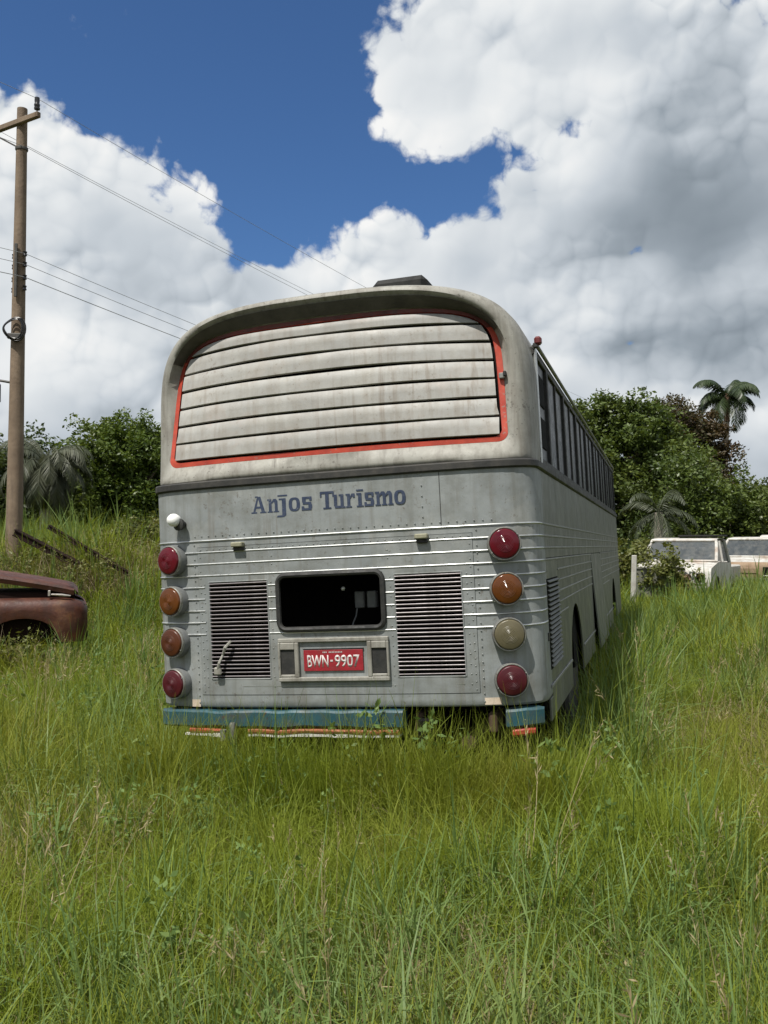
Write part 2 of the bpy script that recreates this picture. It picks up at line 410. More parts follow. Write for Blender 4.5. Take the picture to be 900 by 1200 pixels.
paint('olive_latch', (0.20, 0.195, 0.13), (0.27, 0.26, 0.18), 20, (0.5, 0.7), 0.0, 0.05, 80, dirt=(0.10, 0.09, 0.06), dirt_amt=0.5)
paint('grey_plastic', (0.10, 0.105, 0.105), (0.14, 0.145, 0.14), 20, (0.5, 0.7), 0.0, 0.02, 80)
paint('roof_dark', (0.008, 0.008, 0.0075), (0.015, 0.015, 0.014), 9, (0.6, 0.8), 0.0, 0.05, 60, dirt=(0.03, 0.028, 0.024), dirt_amt=0.5, spec=0.3)
paint('bare_primer', (0.45, 0.36, 0.27), (0.55, 0.46, 0.36), 12, (0.6, 0.8), 0.0, 0.04, 60, dirt=(0.25, 0.22, 0.18), dirt_amt=0.6)
paint('hood_shade', (0.040, 0.036, 0.028), (0.075, 0.068, 0.054), 7, (0.7, 0.9), 0.0, 0.05, 60, dirt=(0.11, 0.10, 0.08), dirt_amt=0.5)  # dark tone stands in for the shade under the hood
paint('rusty_iron', (0.045, 0.026, 0.016), (0.085, 0.05, 0.03), 12, (0.7, 0.9), 0.0, 0.15, 50, dirt=(0.03, 0.02, 0.015), dirt_amt=0.6)
paint('red_shade', (0.075, 0.014, 0.010), (0.14, 0.026, 0.018), 9, (0.6, 0.8), 0.0, 0.05, 60, dirt=(0.035, 0.025, 0.02), dirt_amt=0.8)  # darker red that carries the hood's shade in its colour
paint('marker_red', (0.10, 0.016, 0.016), (0.14, 0.022, 0.02), 12, (0.3, 0.5), 0.0, 0.0)

# ------------------------------------------------------------------ the bus: x across, y forward, z up in its own frame
YAW, LEAN = 0.287, 0.051
fw = Vector((sin(YAW), cos(YAW), 0)); r0 = Vector((cos(YAW), -sin(YAW), 0))
rt = r0 * cos(LEAN) + Vector((0, 0, 1)) * sin(LEAN); upv = rt.cross(fw)
BUS_O = Vector((-0.2507, 5.7144, 0.010))
bus = thing('bus', 'old silver coach with slatted rear panel and red plate, parked in tall grass', 'bus')
bus.matrix_world = frame(BUS_O, rt, fw, upv)
def bus_point(u, v, z): return BUS_O + rt * u + fw * v + upv * z
BW = 1.25; BL = 10.6
def rear_v(u, z=1.0):
    t = min(1.0, abs(u) / BW); return -0.050 + 0.34 * (1 - max(0.0, 1 - t ** 4.2) ** (1 / 4.2))
def rear_u(v):
    k = min(1.0, max(0.0, (v + 0.050) / 0.34)); return BW * (1 - (1 - k) ** 4.2) ** (1 / 4.2)
def rp(u, z, off=0.0):
    """point on the rear wall, moved off along its normal"""
    e = 0.01; a = rear_v(u - e); b = rear_v(u + e); t = Vector((2 * e, b - a, 0)).normalized()
    n = Vector((t.y, -t.x, 0)); return Vector((u, rear_v(u), z)) + n * off
def rear_frame(u, z, off=0.0):
    e = 0.01; t = Vector((2 * e, rear_v(u + e) - rear_v(u - e), 0)).normalized()
    return frame(rp(u, z, off), t, Vector((-t.y, t.x, 0)), Vector((0, 0, 1)))
V_END = 0.290
def plan(u_step=0.06, vside=None):
    """the rear wall in plan: left side, corner, rear, corner, right side as (u, v)"""
    us = np.arange(-1.14, 1.1401, u_step)
    mid = [(float(u), rear_v(u)) for u in us]
    vs = np.linspace(mid[-1][1], V_END, 10)[1:]
    right = [(rear_u(v), float(v)) for v in vs]
    left = [(-u, v) for u, v in reversed(right)]
    if vside: right.append((BW, vside)); left.insert(0, (-BW, vside))
    return left + mid + right

LID_U, LID_Z0, LID_Z1 = 0.886, 0.648, 1.575
# lower rear wall with its rounded corners; the engine lid fills the hole
us = sorted(set([round(float(x), 4) for x in np.linspace(-1.14, 1.14, 39)] + [-LID_U, LID_U]))
pl = [(-BW, 0.40)] + [(-rear_u(v), float(v)) for v in np.linspace(V_END, rear_v(1.14), 10)[:-1]] + [(u, rear_v(u)) for u in us] + \
     [(rear_u(v), float(v)) for v in np.linspace(rear_v(1.14), V_END, 10)[1:]] + [(BW, 0.40)]
zs = [0.567, 0.572, 0.585, 0.615, LID_Z0, 0.8, 0.95, 1.1, 1.25, 1.4, LID_Z1, 1.7, 1.85, 1.95]
mb = MB(); nu = len(pl)
for i, z in enumerate(zs):
    ins = 0.03 if i == 0 else 0.008 if i == 1 else 0.0
    for u, v in pl: mb.v.append((u * (1 - ins * 0.6), v + ins * (1 if v < 0.3 else 0), z))
for i in range(len(zs) - 1):
    for j in range(nu - 1):
        um = (pl[j][0] + pl[j + 1][0]) / 2; zm = (zs[i] + zs[i + 1]) / 2
        if abs(um) < LID_U and LID_Z0 < zm < LID_Z1 and pl[j][1] < 0.2: continue
        mb.f.append((i * nu + j, i * nu + j + 1, (i + 1) * nu + j + 1, (i + 1) * nu + j))
rear_wall = mb.build('rear_wall', 'bus_silver', bus, smooth=True)
# engine lid, a touch proud, with openings for two grilles and the missing centre panel
g_ = 0.0025
lu = sorted(set([round(float(x), 4) for x in np.linspace(-LID_U + g_, LID_U - g_, 31)] + [-.808, -.408, -.335, .335, .408, .808]))
lz = [LID_Z0 + g_, .748, 0.9, 1.045, 1.2, 1.352, 1.372, 1.47, LID_Z1 - g_]
def lid_hole(u, z):
    if abs(u) < .335 and 1.045 < z < 1.372: return True
    return .408 < abs(u) < .808 and .748 < z < 1.352
mb = MB().grid(lu, lz, lambda u, z: rp(u, z, 0.003), lid_hole)
lid = mb.build('engine_lid', 'bus_silver', bus, smooth=False, solid=0.014)
# engine bay behind it
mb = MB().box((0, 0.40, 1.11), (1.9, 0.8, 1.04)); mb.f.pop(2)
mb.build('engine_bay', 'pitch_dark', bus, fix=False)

# grilles
slat_me = None
def slat_mesh(w, d=0.0170, th=0.0035):
    m_ = MB().box((0, 0, 0), (w, d, th)).build('slat', 'slat_metal')
    me = m_.data; bpy.data.objects.remove(m_); return me
sm = slat_mesh(0.398)
for sg in (-1, 1):
    fr = rear_frame(sg * 0.608, 1.05, -0.002)
    mb = MB()
    for (x0, x1, z0, z1) in ((-.206, -.198, -.305, .305), (.198, .206, -.305, .305), (-.198, .198, .299, .307), (-.198, .198, -.307, -.299)):
        mb.box(((x0 + x1) / 2, 0.004, (z0 + z1) / 2), (x1 - x0, 0.02, z1 - z0), 0.002, M=fr)
    gr = mb.build('grille_frame', 'bus_silver', bus)
    for k in range(25):
        o = place('slat', sm, gr)
        o.matrix_local = fr @ Matrix.Translation((0, 0.002, -0.288 + 0.024 * k)) @ Matrix.Rotation(radians(random.uniform(-3, 3) - 28), 4, 'X') @ Matrix.Rotation(radians(random.uniform(-.25, .25)), 4, 'Y')

# the missing centre panel: rubber lip and what shows inside
def round_rect(x0, x1, z0, z1, r, n=6):
    pts = []
    for cx, cz, a in ((x1 - r, z1 - r, 0), (x0 + r, z1 - r, 90), (x0 + r, z0 + r, 180), (x1 - r, z0 + r, 270)):
        for k in range(n + 1): w = radians(a + 90 * k / n); pts.append((cx + r * cos(w), cz + r * sin(w)))
    return pts
mb = MB().loop([rp(u, z, 0.010) for u, z in round_rect(-.335, .335, 1.043, 1.374, .05)], 0.017, 8)
mb.build('opening_gasket', 'black_rubber', bus, smooth=True)
for x in (0.110, 0.190):
    rb = MB().box((x, 0.20, 1.20), (0.062, 0.05, 0.105), 0.006).build('relay_box', 'grey_plastic', bus)
mb = MB().tube([(0.090, 0.19, 1.15), (0.087, 0.17, 1.10), (0.073, 0.15, 1.06), (0.069, 0.13, 1.02)], 0.005, 6).build('loose_wire', 'grey_plastic', bus, smooth=True)
mb = MB().lathe([(0.014, 0), (0.014, 0.01), (0.006, 0.014)], 6, Matrix.Translation((0.028, 0.12, 1.275))).build('bolt', 'aluminium_trim', bus)

# number plate in its moulded surround
pf = rear_frame(0.006, 0.86, 0.004)
mb = MB()
for (x0, x1, z0, z1, y) in ((-.352, .352, .105, .130, .016), (-.352, .352, -.130, -.105, .020),   # top and bottom rails
                            (-.352, -.338, -.105, .105, .020), (-.245, -.218, -.105, .105, .020),
                            (.218, .245, -.105, .105, .020), (.338, .352, -.105, .105, .020),
                            (-.338, -.245, .062, .105, .018), (.245, .338, .062, .105, .018),
                            (-.338, -.245, -.105, -.088, .018), (.245, .338, -.105, -.088, .018)):
    mb.box(((x0 + x1) / 2, -y / 2, (z0 + z1) / 2), (x1 - x0, y + .006, z1 - z0), 0.004, M=pf)
pfr = mb.build('plate_surround', 'fibreglass', bus)
mb = MB().box((0, 0.006, 0), (0.44, 0.012, 0.212), M=pf).build('plate_recess', 'bus_silver', bus)
for x in (-.2915, .2915):
    MB().box((x, -0.004, -0.013), (0.091, 0.014, 0.148), 0.003, M=pf).build('rubber_pad', 'black_rubber', bus)
plate = MB().box((0, -0.008, -0.006), (0.378, 0.004, 0.126), 0.0015, M=pf).build('license_plate', 'plate_red', bus)
MB().box((0, -0.006, 0.063), (0.386, 0.010, 0.004), M=pf).build('plate_lip', 'roof_dark', bus)
def text_mesh(body, bold=0.0):
    cu = bpy.data.curves.new('text', 'FONT'); cu.body = body; cu.offset = bold; cu.resolution_u = 4
    o = bpy.data.objects.new('text', cu); COL.objects.link(o)
    bpy.context.view_layer.update()
    me = bpy.data.meshes.new_from_object(o.evaluated_get(bpy.context.evaluated_depsgraph_get()))
    bpy.data.objects.remove(o); return me
def plate_text(body, x0, x1, z0, z1, bold, nm):
    me = text_mesh(body, bold)
    co = np.zeros(len(me.vertices) * 3); me.vertices.foreach_get('co', co); co = co.reshape(-1, 3)
    lo, hi = co.min(0), co.max(0); out = np.zeros_like(co)
    out[:, 0] = x0 + (co[:, 0] - lo[0]) / (hi[0] - lo[0]) * (x1 - x0)
    out[:, 1] = -0.0112
    out[:, 2] = z0 + (co[:, 1] - lo[1]) / (hi[1] - lo[1]) * (z1 - z0)
    out = np.array([tuple(pf @ Vector(p)) for p in out])
    me.vertices.foreach_set('co', out.ravel()); me.materials.clear(); me.materials.append(MATS['plate_white']); me.name = nm
    o = place(nm, me, plate, 0.0015); return o
plate_text('BWN', -.166, -.030, -.048, .026, 0.018, 'plate_letters')
plate_text('9907', 0.010, .166, -.048, .026, 0.018, 'plate_digits')
MB().box((-0.010, -0.0115, -0.008), (0.016, 0.002, 0.010), M=pf).build('plate_dash', 'plate_white', plate)
mb = MB()
for k in range(13):
    if k in (3,): continue
    mb.box((-0.062 + k * 0.0098, -0.0112, 0.043), (0.0062, 0.0015, 0.0075), M=pf)
mb.build('plate_worn_print', 'plate_white', plate)

# signwriting
NAV = []
def ring(cx, cy, ro, ri, n=18, e=2.7):
    out = []
    def se(rx, ry, w): 
        c, s = cos(w), sin(w); return (cx + rx * math.copysign(abs(c) ** (2 / e), c), cy + ry * math.copysign(abs(s) ** (2 / e), s))
    for k in range(n):
        a, b = 2 * pi * k / n, 2 * pi * (k + 1) / n
        out.append([se(*ro, a), se(*ro, b), se(*ri, b), se(*ri, a)])
    return out
def R_(x0, y0, x1, y1): return [(x0, y0), (x1, y0), (x1, y1), (x0, y1)]
_arch = lambda o: [(.25 + o, .60), (.36 + o, .78), (.52 + o, .78), (.61 + o, .66), (.61 + o, .46), (.44 + o, .46), (.40 + o, .62), (.25 + o, .50)]
_n = [R_(.08, .07, .25, .69), R_(.44, .07, .61, .46), R_(0, 0, .33, .07), R_(.37, 0, .69, .07), R_(0, .69, .25, .78), _arch(0)]
_i = [R_(.08, .07, .25, .69), R_(0, 0, .34, .07), R_(0, .69, .25, .78)]
_s = [R_(.03, .66, .37, .78), R_(.03, .47, .2, .66), R_(.06, .34, .46, .47), R_(.32, .12, .49, .34), R_(.12, 0, .46, .12), R_(.37, .54, .48, .78), R_(0, 0, .12, .24)]
GLYPH = {
    'A': (.95, [[(.12, .08), (.25, .08), (.50, .97), (.40, .97)], [(.50, .97), (.60, .97), (.86, .08), (.64, .08), (.47, .80)], R_(.27, .28, .66, .40), R_(0, 0, .36, .08), R_(.55, 0, .95, .08), R_(.26, .92, .44, 1.0)]),
    'n': (.69, _n), 'i': (.34, _i + [R_(0, .90, .34, .985)]), 's': (.5, _s),
    'j': (.42, [R_(.18, -.20, .35, .69), R_(.05, .69, .35, .78), [(-.06, -.30), (.24, -.30), (.35, -.20), (-.02, -.20)], R_(0, .90, .42, .985)]),
    'o': (.60, ring(.30, .39, (.30, .40), (.12, .28))),
    'T': (.8, [R_(0, .87, .8, 1.0), R_(0, .68, .09, .87), R_(.71, .68, .8, .87), R_(.30, .08, .50, .87), R_(.17, 0, .63, .08)]),
    'u': (.7, [R_(.08, .13, .25, .69), R_(.44, .09, .61, .69), R_(0, .69, .25, .78), R_(.36, .69, .61, .78), R_(.12, 0, .44, .13), R_(.44, 0, .7, .09)]),
    'r': (.53, _i + [[(.25, .58), (.34, .78), (.52, .78), (.52, .55), (.41, .55), (.38, .66), (.25, .48)]]),
    'm': (1.05, _n[:4] + [_n[4], _arch(0)] + [R_(.80, .07, .97, .46), R_(.73, 0, 1.05, .07), _arch(.36)]),
}
SPANS = [('A', 33, 112), ('n', 118, 178), ('j', 172, 222), ('o', 228, 286), ('s', 294, 348), ('T', 388, 458), ('u', 450, 513), ('r', 516, 562),
         ('i', 569, 603), ('s', 607, 655), ('m', 660, 748), ('o', 752, 806)]
mb = MB(); cnt = 0
for ch, xa, xb in SPANS:
    if ch == 'T': mb.build('lettering', 'lettering_navy', bus); mb = MB()
    w, polys = GLYPH[ch]; ua = -.491 + (xa - 35) / 770 * .992; ub = -.491 + (xb - 35) / 770 * .992
    for p in polys:
        cnt += 1
        mb.poly([rp(ua + x / w * (ub - ua), 1.766 + y * 0.106, 0.0010 + 0.00004 * cnt) for x, y in p])
mb.build('lettering', 'lettering_navy', bus)

# trim strips round the rear and down both sides
STRIPS = [1.615 - 0.0737 * k for k in range(9)]
for k, z in enumerate(STRIPS):
    segs = []
    full = plan(0.05)
    if k < 4: segs.append(full)
    else:
        segs.append([p for p in full if p[0] < -0.80]); segs.append([p for p in full if p[0] > 0.80])
        for a, b in ((-.402, -.352), (.352, .402)):
            if k < 8 or True: segs.append([(a, rear_v(a)), (b, rear_v(b))])
    if k == 8: segs = [segs[0], segs[1], [(u, rear_v(u)) for u in np.linspace(-.402, .402, 12)]]
    for sgm in segs:
        mb = MB(); path = []
        for u, v in sgm:
            e = rp(u, z, 0.004) if abs(u) < 1.2 else Vector((u + math.copysign(0.004, u), v, z))
            path.append(e)
        # half-round strip
        n = 5; rings = []
        for i, p in enumerate(path):
            t = (path[min(i + 1, len(path) - 1)] - path[max(0, i - 1)]).normalized(); nn = Vector((t.y, -t.x, 0))
            rings.append([p + nn * (0.0075 * sin(w) - 0.004) + Vector((0, 0, 0.0062 * cos(w))) for w in np.linspace(0, pi, n)])
        mb.loft(rings, closed=False)
        mb.build('trim_strip', 'aluminium_trim', bus, smooth=True, sharp=80)
    for sg in (-1, 1):
        runs = [(0.29, 10.5)] if k < 3 else [(0.29, 4.2), (5.65, 10.5)] if k == 3 else [(0.29, 0.34), (1.02, 1.62 if z < 1.03 else 4.2), (5.65, 7.4 if z < 1.03 else 10.5)]
        for a, b in runs:
            MB().box((sg * (BW + 0.002), (a + b) / 2, z), (0.007, b - a, 0.013), 0.0025).build('side_trim_strip', 'aluminium_dull', bus)

# rivets along the seams of lid and corner panels
mb = MB(); prof = [(0.0046, 0.0), (0.0040, 0.0022), (0.0016, 0.0036)]
def rivet_row(u0, z0, u1, z1, step=0.045):
    n = max(1, int(round(math.hypot(u1 - u0, z1 - z0) / step)))
    for i in range(n + 1):
        u = u0 + (u1 - u0) * i / n; z = z0 + (z1 - z0) * i / n
        if lid_hole(u, z): continue
        mb.lathe(prof, 6, rear_frame(u, z, 0.003))
for s in (-1, 1):
    rivet_row(s * .866, .67, s * .866, 1.555); rivet_row(s * .908, .60, s * .908, 1.59)
    rivet_row(s * .840, .70, s * .840, 1.34, 0.06); rivet_row(s * .382, .70, s * .382, 1.34, 0.06); rivet_row(s * .372, 1.40, s * .372, 1.55, .05)
    rivet_row(s * .60, 1.62, s * .60, 1.93, 0.06) if s > 0 else None
rivet_row(-.86, 1.558, .86, 1.558); rivet_row(-.78, 1.40, .78, 1.40, 0.055); rivet_row(-1.0, 1.645, 1.0, 1.645, .05)
tag(mb.build('rivets', 'bus_silver', bus), kind='stuff')
MB().grid([.706, .710], [1.628, 1.94], lambda u, z: rp(u, z, 0.0015)).build('panel_seam', 'black_rubber', bus)
MB().grid([-.60, -.2, .3, .80], [.700, .703], lambda u, z: rp(u, z, 0.005)).build('panel_seam', 'aluminium_trim', bus)
for u, z, w, h in ((-.935, .597, .062, .045), (.955, .600, .095, .040)):
    MB().grid(list(np.linspace(u - w / 2, u + w / 2, 4)), [z - h / 2, z, z + h / 2], lambda a, b: rp(a, b, 0.0016)).build('bare_patch', 'bare_primer', bus)

# eight round lamps
LENS = {-1: ['lens_red', 'lens_amber', 'lens_brown', 'lens_dull_red'], 1: ['lens_red', 'lens_amber', 'lens_clear', 'lens_dull_red']}
LZ = [1.50, 1.241, 0.981, 0.721]
for sg in (-1, 1):
    for k in range(4):
        M = rear_frame(sg * 1.06, LZ[k], 0.0)
        base = MB().lathe([(0.096, -0.03), (0.097, 0.0), (0.097, 0.045), (0.094, 0.050)], 32, M).build('lamp', 'grey_plastic', bus, smooth=True)
        MB().lathe([(0.095, 0.040), (0.0975, 0.050), (0.096, 0.061), (0.0925, 0.065), (0.0885, 0.064), (0.086, 0.056)], 32, M).build('rim', 'lamp_rim', base, smooth=True)
        prof2 = [(0.0875, 0.054), (0.0845, 0.070)] + [(0.082 * (1 - j / 22), 0.0745 + 0.0145 * (1 - (1 - j / 22) ** 2) + (0.0011 if j % 2 else -0.0011)) for j in range(21)] + [(0.004, 0.089)]
        MB().lathe(prof2, 32, M).build('lens', LENS[sg][k], base, smooth=True, sharp=60)
        for a_ in (0.6, 0.6 + pi):
            MB().lathe([(0.0045, 0.060), (0.0045, 0.068), (0.002, 0.069)], 6, M @ Matrix.Translation((0.0905 * cos(a_ + k), 0, 0.0905 * sin(a_ + k)))).build('screw', 'aluminium_dull', base)
# small white side lamp on its bracket, upper left
M = rear_frame(-1.0, 1.748, -0.012)
ml = MB().lathe([(0.020, -0.03), (0.020, 0.03), (0.036, 0.045), (0.040, 0.07), (0.030, 0.075)], 16, M @ Matrix.Translation((0.02, 0, -0.02))).build('marker_lamp', 'black_rubber', bus, smooth=True)
MB().lathe([(0.036, 0.055), (0.042, 0.075), (0.041, 0.095), (0.030, 0.115), (0.004, 0.122)], 20, M @ Matrix.Translation((-0.004, 0, 0.008))).build('bulb_cover', 'white_lamp', ml, smooth=True, sharp=70)
# lid latches
for u, z in ((-.587, 1.580), (.590, 1.568)):
    M = rear_frame(u, z, 0.0)
    lt = MB().box((0, -0.022, 0), (0.078, 0.048, 0.030), 0.006, M).build('latch', 'olive_latch', bus)
    MB().box((0, -0.012, -0.026), (0.066, 0.024, 0.026), 0.004, M).build('latch_tongue', 'black_rubber', lt)
# loose strap hanging on the left grille
mb = MB().tube([rp(-.655, .985, .03), rp(-.69, .945, .045), rp(-.715, .90, .03), rp(-.735, .85, .045), rp(-.748, .815, .035)], [.008, .010, .007, .009, .012], 6)
mb.box(rp(-.752, .80, .035), (.05, .02, .05), .008).build('loose_strap', 'fibreglass', bus)

# bumper: broken, its right half gone
def beam(u0, u1, z0, z1, off, dep, nm, mt, seg=18):
    rings = []
    for u in np.linspace(u0, u1, seg):
        w_ = .006 * sin(u * 7.1) + .004 * sin(u * 17 + 1); a = rp(u, 0, off + w_); b = rp(u, 0, off - dep); h = 0.012
        e_ = .004 * sin(u * 9 + 2) + .003 * sin(u * 23)
        rings.append([(a.x, a.y + h, z0 + e_), (a.x, a.y, z0 + h + e_), (a.x, a.y, z1 - h - abs(e_)), (a.x, a.y + h, z1 - abs(e_)), (b.x, b.y, z1 - abs(e_)), (b.x, b.y, z0 + e_)])
    m_ = MB().loft(rings); n = 6; m_.f.append(tuple(range(n))); m_.f.append(tuple(len(m_.v) - n + i for i in range(n)))
    return m_.build(nm, mt, bus)
bp = beam(-1.18, 0.43, .455, .560, 0.045, 0.10, 'bumper', 'bumper_teal', 40)
beam(1.02, 1.20, .455, .560, 0.045, 0.10, 'bumper', 'bumper_teal', 8)
beam(-.56, .40, .418, .453, 0.040, 0.08, 'bumper_stripe', 'bumper_orange'); beam(-.56, .40, .404, .4165, 0.041, 0.08, 'bumper_stripe', 'bumper_white')
beam(-.97, -.74, .418, .453, 0.042, 0.08, 'reflector', 'red_trim', 6); beam(-1.0, -.74, .404, .4165, 0.043, 0.08, 'bumper_stripe', 'bumper_white', 6)
beam(1.05, 1.16, .405, .450, 0.042, 0.06, 'reflector', 'red_trim', 5)
tp = MB().tube([rp(-.652, .36, .06), rp(-.652, .44, .062), rp(-.650, .475, .066), rp(-.648, .49, .066)], [.020, .021, .021, .014], 12).build('tow_post', 'lamp_rim', bus, smooth=True)
MB().tube([rp(-.715, .38, .06), rp(-.715, .445, .062)], [.02, .022], 10).build('tow_post', 'aluminium_dull', bus, smooth=True)
MB().box((0, 5.3, .50), (2.3, 9.8, .10), 0.02).build('underframe', 'pitch_dark', bus)
for x in (-.5, .55): MB().box((x, 0.6, .42), (.10, 1.3, .16), 0.01).build('chassis_rail', 'pitch_dark', bus)

MB().tube([(.78, .9, .36), (.78, .35, .36), (.78, .06, .345)], .042, 14).build('exhaust_pipe', 'rusty_iron', bus, smooth=True)
for x_ in (.50, .94): MB().box((x_, .12, .47), (.05, .22, .12), .01).build('bumper_bracket', 'rusty_iron', bus)

# waist band
mb = MB(); path = [(-BW, BL - .1)] + plan(0.06) + [(BW, BL - .1)]; rings = []
for i, (u, v) in enumerate(path):
    p = Vector((u, v, 0)); t = (Vector((*path[min(i + 1, len(path) - 1)], 0)) - Vector((*path[max(0, i - 1)], 0))).normalized()
    if i in (0, len(path) - 1): t = Vector((0, -1 if i == 0 else 1, 0))
    nn = Vector((t.y, -t.x, 0))
    rings.append([p + nn * o + Vector((0, 0, z)) for o, z in ((-.01, 1.940), (.010, 1.943), (.018, 1.952), (.018, 1.985), (.010, 1.993), (-.01, 1.997))])
mb.loft(rings, closed=False).build('waist_band', 'waist_band', bus, smooth=True, sharp=40)

# upper rear: hooded fibreglass frame round the slatted panel
def hoop(w_bot, w_top, zb, rb, z0, h, e, vf):
    """closed outline: flat bottom, leaning sides, arched top; vf(u, z) gives its depth"""
    pts = []
    sidew = lambda z: w_bot + (w_top - w_bot) * (z - zb) / (z0 + h - zb)
    for k in range(24):
        t = k / 24; pts.append((-(w_bot - rb) + 2 * (w_bot - rb) * t, zb))
    for k in range(6):
        a = -pi / 2 + (pi / 2) * k / 6; pts.append((w_bot - rb + rb * cos(a), zb + rb + rb * sin(a)))
    for k in range(12):
        z = zb + rb + (z0 - zb - rb) * k / 12; pts.append((sidew(z), z))
    for k in range(61):
        a = pi * k / 60; c, s_ = cos(a), sin(a)
        z = z0 + h * abs(s_) ** (2 / e); x = math.copysign(abs(c) ** (2 / e), c) * sidew(z); pts.append((x, z))
    for k in range(1, 13):
        z = z0 + (zb + rb - z0) * k / 12; pts.append((-sidew(z), z))
    for k in range(1, 6):
        a = pi + (pi / 2) * k / 6; pts.append((-(w_bot - rb) + rb * cos(a), zb + rb + rb * sin(a)))
    return [(u, vf(u, z), z) for u, z in pts]
def rim_v(u, z):
    t = min(1.0, max(0.0, (z - 1.98) / 1.1)); k = min(1.0, abs(u) / BW)
    a = -.052 + .34 * (1 - max(0.0, 1 - k ** 4.0) ** (1 / 4.0)); b = -.095 + .29 * k ** 2.3
    return a + (b - a) * t ** .7
def pan_v(u, z):
    t = min(1.15, max(0.0, (z - 2.14) / .69)); k = abs(u) / 1.06
    mid = -.035 + .008 * t; end = .06 + .135 * t
    return mid + (end - mid) * k ** 2.4
W_ = 1.248
rings = [hoop(W_, 1.25, 1.985, .02, 2.3, .795, 4.0, lambda u, z: .46),
         hoop(W_, 1.25, 1.985, .02, 2.3, .795, 4.0, lambda u, z: max(.30, rim_v(u, z) + .03)),
         hoop(1.238, 1.242, 1.987, .02, 2.3, .793, 4.0, lambda u, z: max(.20, rim_v(u, z) + .05) if abs(u) > 1.15 else rim_v(u, z) + .05),
         hoop(1.212, 1.215, 1.992, .03, 2.3, .780, 4.0, lambda u, z: rim_v(u, z) + .015),
         hoop(1.195, 1.195, 2.000, .03, 2.3, .770, 4.0, lambda u, z: rim_v(u, z) + .002),
         hoop(1.170, 1.165, 2.022, .05, 2.3, .752, 4.0, lambda u, z: rim_v(u, z) - .002),
         hoop(1.150, 1.140, 2.050, .06, 2.3, .735, 4.1, lambda u, z: rim_v(u, z) + .012),
         hoop(1.120, 1.088, 2.098, .06, 2.3, .657, 5.5, lambda u, z: pan_v(u, z) - .005),
         hoop(1.112, 1.076, 2.103, .06, 2.3, .646, 6.0, lambda u, z: pan_v(u, z) + .004)]
MB().loft(rings).build('rear_hood', 'fibreglass', bus, smooth=True, sharp=50)
# shade under the hood, put into a dark strip over the panel's head
shade_hoops = [[(u, v - .004, z - .004) for u, v, z in r_ if z > 2.79] for r_ in (
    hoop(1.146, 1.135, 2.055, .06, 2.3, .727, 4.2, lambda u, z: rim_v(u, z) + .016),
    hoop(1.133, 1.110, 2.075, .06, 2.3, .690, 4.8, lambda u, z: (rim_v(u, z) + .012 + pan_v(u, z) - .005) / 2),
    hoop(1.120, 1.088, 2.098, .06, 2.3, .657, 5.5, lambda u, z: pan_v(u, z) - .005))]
shade_hoops = [sorted(r_, key=lambda p_: math.atan2(p_[2] - 2.5, p_[0])) for r_ in shade_hoops]
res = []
for r_ in shade_hoops:
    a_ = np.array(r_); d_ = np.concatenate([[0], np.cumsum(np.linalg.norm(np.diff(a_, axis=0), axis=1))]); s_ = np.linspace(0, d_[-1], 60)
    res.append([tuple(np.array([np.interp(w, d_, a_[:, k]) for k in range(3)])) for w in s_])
MB().loft(res, closed=False).build('hood_shade_strip', 'hood_shade', bus, smooth=True)
rt_r = [hoop(1.113, 1.077, 2.102, .06, 2.3, .647, 6.0, lambda u, z: pan_v(u, z) + .000),
        hoop(1.080, 1.038, 2.130, .05, 2.3, .622, 7.0, lambda u, z: pan_v(u, z) + .000),
        hoop(1.074, 1.032, 2.136, .05, 2.3, .617, 7.0, lambda u, z: pan_v(u, z) + .025)]
MB().loft(rt_r).build('red_surround', 'red_trim', bus, smooth=True, sharp=40)
shade_head = []  # strip over the head of the surround, with the shade coloured in
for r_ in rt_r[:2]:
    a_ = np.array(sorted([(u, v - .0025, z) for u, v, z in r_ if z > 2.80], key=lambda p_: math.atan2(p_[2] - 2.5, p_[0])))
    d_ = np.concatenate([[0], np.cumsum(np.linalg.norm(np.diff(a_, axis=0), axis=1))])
    shade_head.append([tuple(np.interp(w, d_, a_[:, k]) for k in range(3)) for w in np.linspace(0, d_[-1], 60)])
tag(MB().loft(shade_head, closed=False).build('shaded_surround', 'red_shade', bus, smooth=True), 'dark red head of the surround, shade put into its colour')
back = hoop(1.074, 1.032, 2.136, .05, 2.3, .617, 7.0, lambda u, z: pan_v(u, z) + .024)
bk = MB(); n = len(back); bk.v = list(back) + [(0, .12, 2.5)]; bk.f = [(i, (i + 1) % n, n) for i in range(n)]
bk.build('panel_backing', 'pitch_dark', bus)
